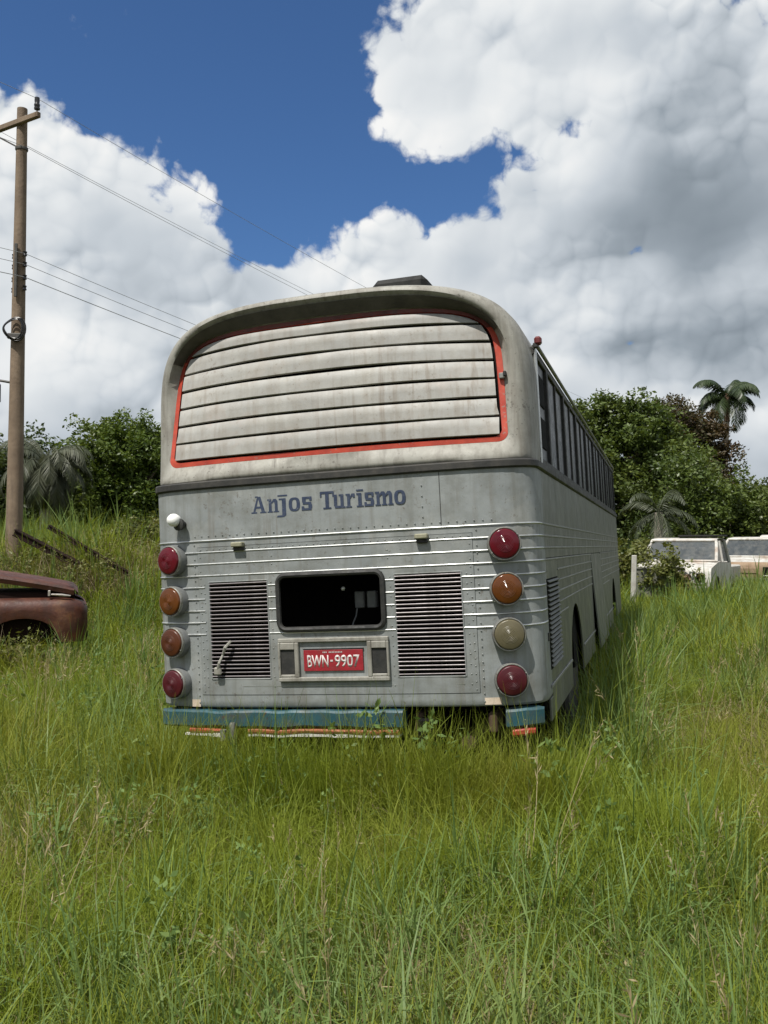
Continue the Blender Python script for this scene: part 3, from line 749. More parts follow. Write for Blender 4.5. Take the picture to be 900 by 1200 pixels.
# seven overlapping slats
EZ = [2.140, 2.258, 2.373, 2.488, 2.605, 2.719, 2.832, 2.925]
def slat_half(z):
    """half width of the panel at height z"""
    if z < 2.3: return 1.070 - .006
    t = min(1.0, (z - 2.3) / .617); base_w = 1.070 + (1.028 - 1.070) * (z - 2.142) / (2.95 - 2.142)
    return base_w * max(0.0, 1 - t ** 7) ** (1 / 7) - .008
def arch(u, t): return .012 * max(0.0, t) * (1 - min(1.0, abs(u) / 1.05) ** 2)
for k in range(7):
    z0, z1 = EZ[k] + .006 + .002 * sin(k * 5.1), EZ[k + 1] - .007 + .002 * sin(k * 3.7)
    rows = []
    for q, (zz_, off) in enumerate(((z0, .020), (z0 + .001, -.006), (z0 + .004, -.010), (z0 + .5 * (z1 - z0), -.009), (z1 - .005, -.007), (z1, -.002), (z1 + .001, .020))):
        row = []
        hw_lo = slat_half(min(zz_, 2.87))
        for s_ in np.linspace(-1, 1, 41):
            t = (zz_ - 2.14) / .69
            top_lim = 1.0
            u = s_ * (hw_lo if k < 6 else slat_half(z0) - .0)
            z = zz_ + arch(u, t if k < 6 else min(t, 1.0))
            if k == 6:
                # the top slat follows the arched head of the frame
                lim = 2.3 + .617 * max(0.0, 1 - min(1.0, abs(u) / 1.034) ** 7) ** (1 / 7) - .006
                base_z = z0 + arch(u, 1.0); f = (zz_ - z0) / (z1 - z0)
                z = base_z + (max(lim, base_z + .004) - base_z) * f
            row.append((u, pan_v(u, z) + off + .003 * sin(u * 5 + k * 2.3) * (1 if 0 < q < 6 else 0), z + .0018 * sin(u * 4.1 + k * 1.9)))
        rows.append(row)
    m_ = MB().loft(rows, closed=False); m_.build('panel_slat', 'panel_cream', bus, smooth=True, sharp=50)
# catch on the right of the red surround
M = Matrix.Translation((1.085, pan_v(1.085, 2.5) - .02, 2.50))
ct = MB().box((0, 0, 0), (.03, .03, .035), .005, M).build('catch', 'aluminium_dull', bus)
MB().box((.02, 0, .012), (.018, .035, .03), .004, M).build('catch_hook', 'black_rubber', ct)

# roof and long sides
prof_r = [p for p in hoop(W_, 1.25, 1.985, .02, 2.3, .795, 4.0, lambda u, z: 0) if p[2] >= 2.70]
prof_r.sort(key=lambda p: math.atan2(p[2] - 2.2, p[0]))
rings = [[(u * k, v, 2.2 + (z - 2.2) * k2) for u, _, z in prof_r] for v, k, k2 in ((.455, 1, 1), (3, 1, 1), (6, 1, 1), (9.6, 1, 1), (10.3, .985, .985), (10.6, .94, .90))]
MB().loft(rings, closed=False).build('roof', 'fibreglass', bus, smooth=True)
for sg in (-1, 1):
    MB().tube([(sg * 1.245, .44, 2.725), (sg * 1.262, .47, 2.735), (sg * 1.262, 10.2, 2.735), (sg * 1.24, 10.45, 2.72)], .013, 8).build('rain_gutter', 'aluminium_dull', bus, smooth=True)
    MB().box((sg * 1.232, 5.45, 2.705), (.03, 10.0, .05), .004).build('window_rail', 'waist_band', bus)
    MB().box((sg * 1.236, 5.45, 2.005), (.03, 10.0, .055), .004).build('window_rail', 'waist_band', bus)
    MB().box((sg * 1.248, .470, 2.36), (.022, .030, .74), .006).build('corner_post', 'aluminium_trim', bus)
    # windows: the first is narrow, with two small sliding lights
    edges = [.50, 1.10, 2.25, 3.40, 4.55, 5.70, 6.85, 8.00, 9.15, 10.30]
    for k in range(9):
        a, b = edges[k] + .03, edges[k + 1] - .03
        wn = MB().box((sg * 1.222, (a + b) / 2, 2.355), (.012, b - a, .66), .003).build('side_window', 'side_glass', bus)
        MB().box((sg * 1.236, edges[k + 1], 2.355), (.026, .075, .66), .004).build('window_post', 'black_rubber', wn)
        if k: MB().box((sg * 1.233, (a + b) / 2 + .02, 2.355), (.016, .028, .655), .003).build('sash_bar', 'waist_band', wn)
        else:
            for z in (2.22, 2.50): MB().box((sg * 1.231, .80, z), (.010, .34, .20), .003).build('vent_light', 'pitch_dark', wn)
    # side sheets
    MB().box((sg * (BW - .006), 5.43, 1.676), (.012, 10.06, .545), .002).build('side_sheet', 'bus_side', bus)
    def skirt(v0, v1, z0, z1, arch_c=None, arch_r=.52, open_=0.0, nm='skirt_panel'):
        pts = [(v0, z1), (v0, z0)]
        if arch_c is not None:
            zc = .50; a0 = math.asin(min(1, (z0 - zc) / arch_r)) if z0 > zc else -math.asin((zc - z0) / arch_r)
            for k in range(25):
                a = pi - a0 - (pi - 2 * a0) * k / 24; pts.append((arch_c + arch_r * cos(a), zc + arch_r * sin(a)))
        pts += [(v1, z0), (v1, z1)]
        m_ = MB(); n = len(pts)
        fo = lambda z: BW + open_ * (z1 - z) / (z1 - z0)
        m_.v = [(sg * fo(z), v, z) for v, z in pts] + [(sg * (fo(z) - .012), v, z) for v, z in pts]
        m_.f = [tuple(range(n)), tuple(range(2 * n - 1, n - 1, -1))] + [(i, (i + 1) % n, n + (i + 1) % n, n + i) for i in range(n)]
        return m_.build(nm, 'bus_side', bus)
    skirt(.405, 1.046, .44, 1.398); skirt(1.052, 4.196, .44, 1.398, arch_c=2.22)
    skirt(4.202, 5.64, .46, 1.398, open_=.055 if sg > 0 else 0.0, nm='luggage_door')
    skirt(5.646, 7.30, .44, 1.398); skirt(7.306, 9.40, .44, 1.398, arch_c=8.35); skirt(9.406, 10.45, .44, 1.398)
    MB().box((sg * (BW - .05), 5.4, .95), (.02, 6.2, .9)).build('inner_side', 'pitch_dark', bus)
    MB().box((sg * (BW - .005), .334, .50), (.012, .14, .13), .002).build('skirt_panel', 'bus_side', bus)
    for a, b in ((.30, 1.66), (2.80, 7.80)):
        MB().box((sg * (BW + .004), (a + b) / 2, .633), (.012, b - a, .020), .003).build('skirt_strip', 'aluminium_dull', bus)
    # louvre behind the corner
    lv = MB().box((sg * (BW + .001), .68, 1.0), (.004, .62, .55)).build('side_louvre', 'pitch_dark', bus)
    ls = slat_mesh(0.60, 0.018, 0.004); ls.materials.clear(); ls.materials.append(MATS['bus_side'])
    for k in range(19):
        o = place('slat', ls, lv)
        o.matrix_local = Matrix.Translation((sg * (BW + .010), .68, .745 + .0285 * k)) @ Matrix.Rotation(radians(-90 * sg), 4, 'Z') @ Matrix.Rotation(radians(-35), 4, 'X')
    MB().box((sg * (BW + .003), .32, .93), (.006, .05, .05), .002).build('side_catch', 'black_rubber', bus)
    # wheels
    for vc in (2.22, 8.35):
        Mw = frame((sg * 1.20, vc, .49), (0, 1, 0) if sg > 0 else (0, -1, 0), (-sg, 0, 0), (0, 0, 1))
        wh = MB().lathe([(.30, -.24), (.44, -.25), (.485, -.22), (.49, -.12), (.485, -.03), (.44, 0), (.30, -.01)], 40, Mw).build('wheel', 'tyre_rubber', bus, smooth=True)
        MB().lathe([(.298, -.02), (.30, -.012), (.275, -.02), (.25, -.07), (.20, -.09), (.12, -.075), (.115, -.03), (.09, -.02)], 32, Mw).build('rim', 'wheel_steel', wh, smooth=True)
        for k in range(8):
            a = 2 * pi * k / 8
            MB().lathe([(.016, -.085), (.016, -.06), (.008, -.055)], 6, Mw @ Matrix.Translation((.16 * cos(a), 0, .16 * sin(a)))).build('nut', 'wheel_steel', wh)
MB().box((0, 10.52, 1.70), (2.4, .10, 2.3), .05).build('front_wall', 'bus_side', bus)
rh = MB().box((.44, .52, 3.160), (.36, .50, .140), .035).build('roof_hatch', 'roof_dark', bus)
MB().box((.44, .52, 3.095), (.42, .58, .03), .004).build('hatch_rim', 'roof_dark', rh)
# red marker lamp at the upper right corner
mk = MB().box((1.278, .42, 2.752), (.045, .055, .052), .012).build('corner_lamp', 'marker_red', bus)
MB().box((1.262, .42, 2.725), (.03, .04, .03), .004).build('bracket', 'black_rubber', mk)

# ------------------------------------------------------------------ the land
def ss(a, b, x):
    t = np.clip((np.asarray(x, dtype=float) - a) / (b - a), 0, 1); return t * t * (3 - 2 * t)
def ground_z(x, y):
    x = np.asarray(x, dtype=float); y = np.asarray(y, dtype=float)
    z = 0.34 * ss(11, 24, y) + 0.86 * ss(12.2, 17.5, y) * ss(-1.2, -4.2, x)
    z = z + 0.035 * np.sin(x * 1.3 + 0.7 * y) * np.sin(y * 0.9 - 0.4 * x) * ss(2, 6, y)
    z = z + 0.36 * np.exp(-((x + 5.2) / 1.5) ** 2 - ((y - 15.7) / 1.1) ** 2)
    d = np.hypot(x, y)
    z = z + ss(160, 700, d) * (34 + 22 * np.sin(np.arctan2(x, y) * 9 + 1.0) + 10 * np.sin(np.arctan2(x, y) * 23))
    return z
m, q, p = new_mat('soil')
co = q.node('ShaderNodeNewGeometry').outputs['Position']
c = q.mix(q.mr(q.noise(co, 2.4, 8, 0.65), 0.35, 0.65), (0.045, 0.042, 0.018), (0.085, 0.070, 0.035))
c = q.mix(q.mr(q.noise(co, 0.5, 5, 0.6), 0.45, 0.6), c, (0.045, 0.060, 0.018))
dist = q.mr(q.vm('LENGTH', co), 60, 220)
c = q.mix(dist, c, q.mix(q.noise(co, 0.05, 6, 0.7), (0.03, 0.05, 0.02), (0.07, 0.09, 0.03)))
q.put(p.inputs['Base Color'], c); p.inputs['Roughness'].default_value = 0.95; p.inputs['Specular IOR Level'].default_value = 0.1
xs = np.concatenate([-np.array([4000, 2000, 1200, 800, 600, 450, 330, 240, 170, 120, 90, 70]), np.arange(-55, 55.1, 0.6), np.array([70, 90, 120, 170, 240, 330, 450, 600, 800, 1200, 2000, 4000])])
ys = np.concatenate([-np.array([4000, 2000, 1200, 800, 500, 300, 180, 100, 60, 30, 15, 8]), np.arange(-4, 70.1, 0.6), np.array([90, 120, 170, 240, 330, 450, 600, 800, 1200, 2000, 4000])])
X, Y = np.meshgrid(xs, ys); Z = ground_z(X, Y)
nx = len(xs); ii = np.arange(len(ys) - 1)[:, None] * nx + np.arange(nx - 1)[None, :]
F = np.stack([ii, ii + 1, ii + nx + 1, ii + nx], -1).reshape(-1, 4)
gr = place('ground', raw_mesh('ground', np.stack([X, Y, Z], -1).reshape(-1, 3), F, 'soil', True)); tag(gr, kind='structure')

def gz(x, y): return float(ground_z(x, y))

# ------------------------------------------------------------------ materials of the other things
paint('pole_wood', (0.135, 0.095, 0.062), (0.205, 0.15, 0.10), 3.0, (0.75, 0.9), 0.0, 0.35, 18, dirt=(0.09, 0.065, 0.045), dirt_amt=0.6, streak=0.7)
paint('pole_steel', (0.05, 0.048, 0.045), (0.09, 0.085, 0.075), 12, (0.5, 0.7), 0.3, 0.05, 60)
paint('black_insulator', (0.010, 0.010, 0.012), (0.02, 0.02, 0.022), 12, (0.25, 0.4), 0.0, 0.0)
paint('wire_grey', (0.30, 0.30, 0.31), (0.38, 0.38, 0.38), 3, (0.5, 0.6), 0.3, 0.0)
paint('rust_red', (0.050, 0.014, 0.008), (0.092, 0.028, 0.013), 4.5, (0.36, 0.70), 0.0, 0.15, 40, dirt=(0.028, 0.013, 0.009), dirt_amt=0.8, blotch=(0.16, 0.075, 0.03), blotch_amt=0.6, runs=(0.03, 0.016, 0.01), runs_amt=0.7)
paint('rust_dark', (0.012, 0.007, 0.006), (0.022, 0.012, 0.009), 5, (0.8, 0.95), 0.0, 0.15, 40, spec=0.1)
paint('chrome_old', (0.45, 0.42, 0.38), (0.6, 0.57, 0.52), 14, (0.3, 0.5), 0.6, 0.05, 60, dirt=(0.16, 0.08, 0.05), dirt_amt=0.8)
paint('truck_white', (0.47, 0.46, 0.425), (0.55, 0.54, 0.50), 2.5, (0.45, 0.65), 0.0, 0.05, 40, dirt=(0.19, 0.135, 0.085), dirt_amt=0.75, streak=0.5, blotch=(0.30, 0.17, 0.09), blotch_amt=0.45)
paint('truck_glass', (0.030, 0.036, 0.040), (0.06, 0.068, 0.07), 4, (0.10, 0.30), 0.0, 0.0, dirt=(0.16, 0.15, 0.13), dirt_amt=0.5)
paint('truck_rust', (0.20, 0.135, 0.08), (0.28, 0.20, 0.13), 4, (0.7, 0.9), 0.0, 0.1, 40, dirt=(0.12, 0.06, 0.03), dirt_amt=0.6)
paint('sheet_grey', (0.10, 0.105, 0.08), (0.15, 0.15, 0.12), 4, (0.6, 0.8), 0.0, 0.1, 40, dirt=(0.07, 0.06, 0.04), dirt_amt=0.7)
paint('bark', (0.075, 0.058, 0.042), (0.13, 0.105, 0.08), 5, (0.8, 0.95), 0.0, 0.5, 16)
paint('bark_pale', (0.20, 0.175, 0.14), (0.27, 0.24, 0.20), 5, (0.8, 0.95), 0.0, 0.4, 16)
paint('crownshaft', (0.13, 0.075, 0.045), (0.19, 0.115, 0.07), 5, (0.7, 0.9), 0.0, 0.3, 16)
leaf('leaf_mid', (0.054, 0.086, 0.019), (0.112, 0.150, 0.034), (0.13, 0.155, 0.038), 0.30, 0.42)
leaf('leaf_dark', (0.030, 0.050, 0.013), (0.064, 0.092, 0.022), (0.08, 0.10, 0.026), 0.25, 0.42)
leaf('leaf_bright', (0.055, 0.092, 0.017), (0.115, 0.158, 0.030), (0.125, 0.155, 0.036), 0.32, 0.42)
leaf('leaf_russet', (0.070, 0.045, 0.022), (0.055, 0.062, 0.022), (0.095, 0.050, 0.026), 0.25, 0.5)
leaf('leaf_grey', (0.048, 0.060, 0.034), (0.080, 0.092, 0.056), (0.095, 0.10, 0.064), 0.25, 0.5)
leaf('leaf_yellow', (0.095, 0.115, 0.025), (0.15, 0.155, 0.045), (0.17, 0.14, 0.055), 0.30, 0.5)
leaf('frond_dark', (0.026, 0.042, 0.016), (0.050, 0.072, 0.028), None, 0.22, 0.4)
leaf('dry_twig', (0.17, 0.13, 0.08), (0.24, 0.19, 0.12), (0.13, 0.10, 0.06), 0.1, 0.8)

# ------------------------------------------------------------------ utility pole and its lines
PX0, PY0 = at(16, 640, 16.5).x, 16.5
LINE = Vector((21.0, 33.5, 0)).normalized(); ARM = Vector((LINE.y, -LINE.x, 0))
def utility_pole(x, y, label, top_z=9.35):
    b = gz(x, y) - 0.3; t = thing('utility_pole', label, 'utility pole', (x, y, b), 0)
    H = top_z - b
    path = [(0.045 * k, 0, H * k) for k in np.linspace(0, 1, 9)]
    MB().tube(path, [0.150 - 0.062 * k for k in np.linspace(0, 1, 9)], 16).build('pole', 'pole_wood', t, smooth=True)
    top = Vector((0.045, 0, H))
    zc = H - 0.28
    c0 = Vector((0.044, 0, zc)) - Vector((0, 0.11, 0))
    a = frame(c0 + Vector((0, 0, 0)), ARM, LINE, (0, 0, 1))
    MB().box((-0.35, 0, 0), (1.75, 0.085, 0.10), 0.012, a).build('crossarm', 'pole_wood', t)
    for xx in (-1.15, 0.47):
        M = a @ Matrix.Translation((xx, 0, 0.05))
        ins = MB().lathe([(0.012, 0), (0.012, 0.05), (0.05, 0.05), (0.052, 0.08), (0.042, 0.09), (0.052, 0.12), (0.050, 0.14), (0.040, 0.16), (0.045, 0.20), (0.042, 0.26), (0.015, 0.27)], 14, M, 'z').build('insulator', 'black_insulator', t, smooth=True)
    MB().box((-0.02, 0.12, 0.10), (0.16, 0.10, 0.10), 0.02, a).build('arm_plate', 'pole_steel', t)
    MB().tube([c0 + ARM * -0.75 + Vector((0, 0, -0.05)), Vector((0.04, 0, zc - 0.45))], 0.014, 6).build('brace', 'pole_steel', t)
    MB().lathe([(0.108, -0.025), (0.112, 0), (0.108, 0.025)], 16, Matrix.Translation((0.043, 0, zc - 0.45)), 'z').build('band', 'pole_steel', t, smooth=True)
    # low voltage rack: insulators either side
    for k, dz in enumerate((5.16, 4.97, 4.74, 4.55)):
        zz = dz + CAM_H - b; rad = 0.150 - 0.062 * zz / H
        for s in (-1, 1):
            Mk = frame(Vector((0.045 * zz / H, 0, zz)) + ARM * s * (rad + 0.045), ARM, LINE, (0, 0, 1))
            MB().lathe([(0.020, -0.045), (0.038, -0.035), (0.026, 0.0), (0.038, 0.035), (0.020, 0.045)], 12, Mk, 'z').build('spool', 'black_insulator', t, smooth=True)
    MB().box((0.045 * .6, -0.15, 6.4 - b), (0.05, 0.03, 0.95), 0.006).build('rack', 'pole_steel', t)
    zz = 3.80 + CAM_H - b
    for k, (r_, tilt) in enumerate(((0.20, 0.2), (0.18, -0.25), (0.16, 0.4))):
        pts = [Vector((0.02 + r_ * cos(w), -0.16 - 0.03 * k, zz + r_ * sin(w) + 0.03 * sin(2 * w + tilt))) for w in np.linspace(0, 2 * pi, 28)[:-1]]
        MB().loop(pts, 0.012, 6).build('cable_coil', 'black_insulator', t, smooth=True)
    MB().box((0.02, -0.15, zz - 0.12), (0.26, 0.06, 0.10), 0.02).build('coil_hook', 'pole_steel', t)
    zz = 2.82 + CAM_H - b
    MB().tube([Vector((0, 0, zz + 0.05)), Vector((-0.30, -0.02, zz + 0.10)), Vector((-0.42, -0.02, zz + 0.06))], 0.022, 8).build('box_bracket', 'pole_steel', t)
    MB().box((-0.40, -0.02, zz - 0.12), (0.24, 0.18, 0.36), 0.03).build('junction_box', 'black_insulator', t)
    MB().box((-0.40, -0.02, zz - 0.33), (0.12, 0.10, 0.08), 0.02).build('box_fitting', 'white_lamp', t)
    return t, b, H, c0, zc
p1 = utility_pole(PX0, PY0, 'tall weathered wooden utility pole with crossarm, left of the silver coach')
P2 = Vector((PX0, PY0, 0)) + LINE * 40.0
def wire(name, label, off1, off2, sag, rad):
    A = Vector((PX0, PY0, 0)) + off1; B = Vector((P2.x, P2.y, 0)) + off2
    d = B - A; C0 = A - Vector((d.x, d.y, 0)) * 0.35 + Vector((0, 0, 0.5))
    pts = [A + (C0 - A) * k - Vector((0, 0, 1)) * sag * .5 * 4 * k * (1 - k) for k in np.linspace(1, 0, 10)[:-1]]
    pts += [A + d * k - Vector((0, 0, 1)) * sag * 4 * k * (1 - k) for k in np.linspace(0, 1, 30)]
    o = MB().tube(pts, rad, 5).build(name, 'wire_grey', None, smooth=True); return tag(o, label, 'power line', 'overhead lines strung from the utility pole')
zt1 = p1[1] + p1[4] + 0.30; zt2 = 7.72
wire('power_line', 'thin overhead wire from the insulator on the crossarm end', ARM * 0.47 + Vector((0.04, -0.11, zt1)), ARM * 0.47 + Vector((0, 0, zt2)), 0.55, 0.0045)
wire('power_line', 'thin overhead wire from the crossarm end beyond the left picture edge', ARM * -1.15 + Vector((0.04, -0.11, zt1)), ARM * -1.15 + Vector((0, 0, zt2)), 0.55, 0.0045)
wire('power_line', 'thin overhead wire fixed to the pole just below the crossarm', Vector((0.14, 0, zt1 - 0.72)), Vector((0, 0, zt2 - 0.72)), 0.60, 0.0045)
for k, (dz, lb) in enumerate(((5.16, 'upper of the three lower cables sloping from pole to coach roof'), (4.97, 'middle of the three lower cables sloping from pole to coach roof'), (4.74, 'lowest and darkest of the cables sloping from pole to coach roof'))):
    wire('power_line', lb, ARM * 0.17 + Vector((0.02, 0, dz + CAM_H)), ARM * 0.17 + Vector((0, 0, 5.6 - 0.22 * k)), 0.75, 0.005 if k < 2 else 0.007)

# ------------------------------------------------------------------ rusty pickup wreck at the left, seen from its side, nose to the right
CX, CY = at(103, 720, 11.3).x, 11.3
cz = gz(CX, CY) - 0.02
car = thing('wrecked_car', 'rusty red wreck of an old car without wheels, half sunk in grass', 'car', (CX, CY, cz), radians(19))
def car_loft(sections, name, mat, parent=car, closed=True, smooth=True):
    mb = MB().loft(sections, closed)
    if closed:
        n = len(sections[0]); mb.f.append(tuple(range(n))); mb.f.append(tuple(len(mb.v) - n + i for i in range(n)))
    return mb.build(name, mat, parent, smooth=smooth, sharp=40)
# hood: crowned sheet from nose to windscreen
def hood_z(x, y): 
    t = np.clip(-x / 1.25, 0, 1); return 1.045 + 0.245 * t ** 0.75 - 0.05 * (abs(y - 0.8) / 0.7) ** 3
hx = np.linspace(-1.45, -0.16, 14); hy = np.linspace(0.10, 1.50, 12)
mb = MB().grid(list(hx), list(hy), lambda x, y: (x, y, hood_z(x, y)))
hood = mb.build('hood', 'rust_red', car, smooth=True, solid=0.02)
edge = [(x, 0.10, hood_z(x, .1) - 0.06) for x in hx]
mb = MB().loft([[(x, 0.10, hood_z(x, .1) + 0.004) for x in hx], [(x, 0.085, hood_z(x, .1) - 0.02) for x in hx], [(x, 0.10, hood_z(x, .1) - 0.075) for x in hx]], False)
mb.build('hood_edge', 'rust_red', hood, smooth=True)
MB().loft([[(-0.16, y, hood_z(-.16, y)) for y in hy], [(-0.11, y, hood_z(-.16, y) - .05) for y in hy], [(-0.13, y, hood_z(-.16, y) - .10) for y in hy]], False).build('hood_lip', 'rust_red', hood, smooth=True)
MB().tube([(-0.42, 0.06, 0.985), (-0.30, 0.05, 0.977), (-0.20, 0.06, 0.965)], [0.012, 0.017, 0.010], 8).build('hinge_trim', 'chrome_old', hood, smooth=True)
MB().box((-0.44, 0.06, 1.0), (0.03, 0.04, 0.07), 0.006).build('hinge', 'chrome_old', hood)
# fenders with the wheel opening; rounded nose
def fender(ys, nm):
    s = -1 if ys < 0.5 else 1
    rings = []
    for x in list(np.linspace(-2.0, -0.34, 20)) + list(np.linspace(-0.30, 0.0, 9)):
        nose = max(0.0, (x + 0.30) / 0.30); inw = 0.16 * (1 - sqrt(max(0.0, 1 - nose ** 2)))
        top = 0.945 - 0.10 * (1 - sqrt(max(0.0, 1 - nose ** 2))) * 1.2
        wb = 0.42
        if -1.12 < x < -0.33:
            k = (x + 0.725) / 0.395; wb = 0.42 + 0.29 * sqrt(max(0.0, 1 - k * k)) ** 0.8
        y0 = ys - s * 0
        pr = [(0.20, top - 0.02), (0.14, top), (0.07, top - 0.012), (0.02, top - 0.055), (0.0, top - 0.11), (-0.005, (top + wb) / 2 - .03), (0.012, wb), (0.04, wb - 0.004)]
        rings.append([(x, ys + (-s) * (d + inw), max(z, wb - .004)) for d, z in pr])
    return MB().loft(rings, False).build(nm, 'rust_red', car, smooth=True, sharp=50)
fender(0.0, 'fender'); fender(1.6, 'fender')
MB().grid([-0.02, -0.0], list(np.linspace(0.14, 1.46, 8)), lambda x, y: (x - .01, y, 0.86)).build('nose_top', 'rust_red', car)
MB().box((-0.05, 0.8, 0.70), (0.06, 1.3, 0.30), 0.02).build('nose_panel', 'rust_red', car)
MB().box((-0.02, 0.8, 0.50), (0.05, 1.34, 0.10), 0.02).build('valance', 'rust_dark', car)
MB().box((-1.02, 0.80, 0.70), (1.75, 1.30, 0.62), 0.02).build('engine_bay', 'rust_dark', car)
# cabin and bed run on to the left, out of the picture
MB().box((-2.35, 0.8, 0.75), (0.9, 1.58, 0.75), 0.06).build('cab_body', 'rust_red', car)
for y in (0.12, 1.48):
    MB().tube([(-1.62, y, 1.10), (-1.95, y, 1.62), (-2.70, y, 1.62), (-2.80, y, 1.10)], 0.035, 8).build('cab_pillars', 'rust_red', car, smooth=True)
MB().box((-2.33, 0.8, 1.64), (0.85, 1.42, 0.05), 0.02).build('cab_roof', 'rust_red', car)
MB().box((-3.6, 0.8, 0.72), (1.6, 1.56, 0.55), 0.04).build('bed', 'rust_red', car)

# two rusted beams leaning out of the weeds
for (a, b_, lb) in (((18, 624, 15.6), (80, 656, 15.3), 'short thick dark beam leaning out of weeds right of the pole foot'),
                    ((57, 617, 16.0), (140, 666, 15.2), 'longer thin dark beam leaning in the dry weeds behind rusty wreck')):
    A = at(*a); B = at(*b_); D = (B - A).normalized(); B = B + D * 0.25
    z = Vector((0, 0, 1)); x = D; y = z.cross(x).normalized(); zz = x.cross(y)
    L = (B - A).length; M = frame((A + B) / 2, x, y, zz); k = 0.115 if a[0] == 18 else 0.07
    o = MB().box((0, 0, 0.42 * k), (L, k, k * .16), .003, M).box((0, 0, -0.42 * k), (L, k, k * .16), .003, M).box((0, 0, 0), (L, k * .5, k * .9), 0, M).build('steel_beam', 'rust_dark')
    tag(o, lb, 'beam', 'rusted beams in the weeds')

# ------------------------------------------------------------------ white pickups at the right
def white_truck(px, y, yaw, label, rust=False):
    x = at(px, 640, y).x; z0 = gz(x, y) - 0.10
    t = thing('pickup_truck', label, 'pickup truck', (x, y, z0), yaw, 'derelict white pickups by the trees')
    w = 0.79
    # shell profile along y: nose, hood, windscreen foot, roof, back of the cab
    def side_ring(s):
        return [(s * w, 0.04, 0.45), (s * w, 0.0, 0.80), (s * w, 0.06, 0.93), (s * (w - .02), 0.80, 1.06), (s * (w - .09), 1.22, 1.50), (s * (w - .10), 1.32, 1.545), (s * (w - .10), 2.05, 1.545), (s * (w - .06), 2.25, 1.05), (s * w, 2.30, 1.0), (s * w, 2.30, .45)]
    # lower body
    MB().loft([[(s, 0.03, .42), (s, -.01, .60), (s, 0.0, .86), (s, .05, .93), (s, .10, .945)] for s in (-w, -w + .03, -.3, .3, w - .03, w)], False).build('nose', 'truck_rust' if rust else 'truck_white', t, smooth=True, sharp=40)
    MB().grid(list(np.linspace(-w, w, 9)), [0.10, .35, .60, .80], lambda a, b: (a, b, .945 + .115 * (b - .1) / .7 - .02 * (abs(a) / w) ** 4)).build('hood', 'truck_white', t, smooth=True)
    for s in (-1, 1):
        MB().poly([(s * w, 0.03, .42), (s * w, -.01, .60), (s * w, 0.0, .86), (s * w, .05, .93), (s * w, .8, 1.05), (s * w, 2.3, 1.02), (s * w, 2.3, .42), (s * w, 1.05, .42), (s * w, .98, .62), (s * w, .78, .75), (s * w, .55, .75), (s * w, .35, .62), (s * w, .28, .42)]).build('side_panel', 'truck_white', t, solid=0.01)
        MB().tube([(s * (w - .03), .80, 1.05), (s * (w - .085), 1.14, 1.44), (s * (w - .12), 1.24, 1.52)], .036, 8).build('pillar', 'truck_white', t, smooth=True)
        MB().tube([(s * (w - .02), 1.42, 1.04), (s * (w - .095), 1.44, 1.50)], .032, 8).build('pillar', 'truck_white', t, smooth=True)
        MB().tube([(s * (w - .02), 2.24, 1.03), (s * (w - .10), 2.06, 1.52)], .04, 8).build('pillar', 'truck_white', t, smooth=True)
        MB().poly([(s * (w - .04), 1.46, 1.05), (s * (w - .04), 2.20, 1.05), (s * (w - .10), 2.04, 1.48), (s * (w - .10), 1.48, 1.48)]).build('side_window', 'truck_glass', t, solid=0.006)
        MB().poly([(s * (w - .04), .88, 1.07), (s * (w - .04), 1.40, 1.05), (s * (w - .10), 1.41, 1.48), (s * (w - .10), 1.20, 1.47)]).build('side_window', 'truck_glass', t, solid=0.006)
        M = frame((s * .60, -.012, .72), (1, 0, 0), (0, 1, 0), (0, 0, 1))
        hl = MB().box((0, 0, 0), (.17, .03, .22), .02, M).build('headlight', 'pitch_dark', t)
        MB().box((0.0, -.018, -.10), (.16, .02, .03), .006, M).build('headlight_trim', 'bumper_white', hl)
    MB().loft([[(s * k, yv, zv) for s in np.linspace(-1, 1, 9)] for k, yv, zv in ((w - .09, 1.20, 1.50), (w - .10, 1.26, 1.545), (w - .10, 1.65, 1.572), (w - .10, 2.06, 1.55), (w - .08, 2.12, 1.50))], False).build('roof', 'truck_white', t, smooth=True, solid=0.02)
    MB().poly([(-(w - .05), .835, 1.085), (w - .05, .835, 1.085), (w - .115, 1.17, 1.475), (-(w - .115), 1.17, 1.475)]).build('windscreen', 'truck_glass', t, solid=0.008)
    MB().box((0, 1.19, 1.508), (2 * w - .22, .06, .06), .02).build('header', 'truck_white', t)
    MB().box((0, .80, 1.075), (2 * w - .08, .08, .04), .015).build('cowl', 'truck_white', t)
    MB().poly([(-(w - .10), 2.20, 1.06), (w - .10, 2.20, 1.06), (w - .14, 2.08, 1.48), (-(w - .14), 2.08, 1.48)]).build('rear_window', 'truck_glass', t, solid=0.006)
    MB().box((0, 2.27, .78), (2 * w - .04, .04, .5), .01).build('cab_back', 'truck_white', t)
    MB().box((0, -.02, .74), (.82, .02, .13), .01).build('grille', 'truck_rust', t)
    MB().box((0, -.07, .50), (1.56, .10, .14), .03).build('bumper', 'sheet_grey', t)
    MB().box((0, 3.1, .72), (1.50, 1.55, .45), .03).build('bed', 'truck_white', t)
    for s in (-1, 1):
        Mw = frame((s * (w - .02), .665, .40), (0, 1, 0) if s > 0 else (0, -1, 0), (-s, 0, 0), (0, 0, 1))
        wh = MB().lathe([(.18, -.17), (.27, -.17), (.30, -.14), (.30, -.03), (.27, 0), (.18, -.01)], 24, Mw).build('wheel', 'tyre_rubber', t, smooth=True)
        MB().lathe([(.178, -.02), (.16, -.03), (.12, -.05), (.05, -.04)], 20, Mw).build('rim', 'wheel_steel', wh, smooth=True)
    return t, x, z0
tA = white_truck(786, 19.6, radians(-30), 'nearest and whitest old pickup with wide windscreen among weeds')
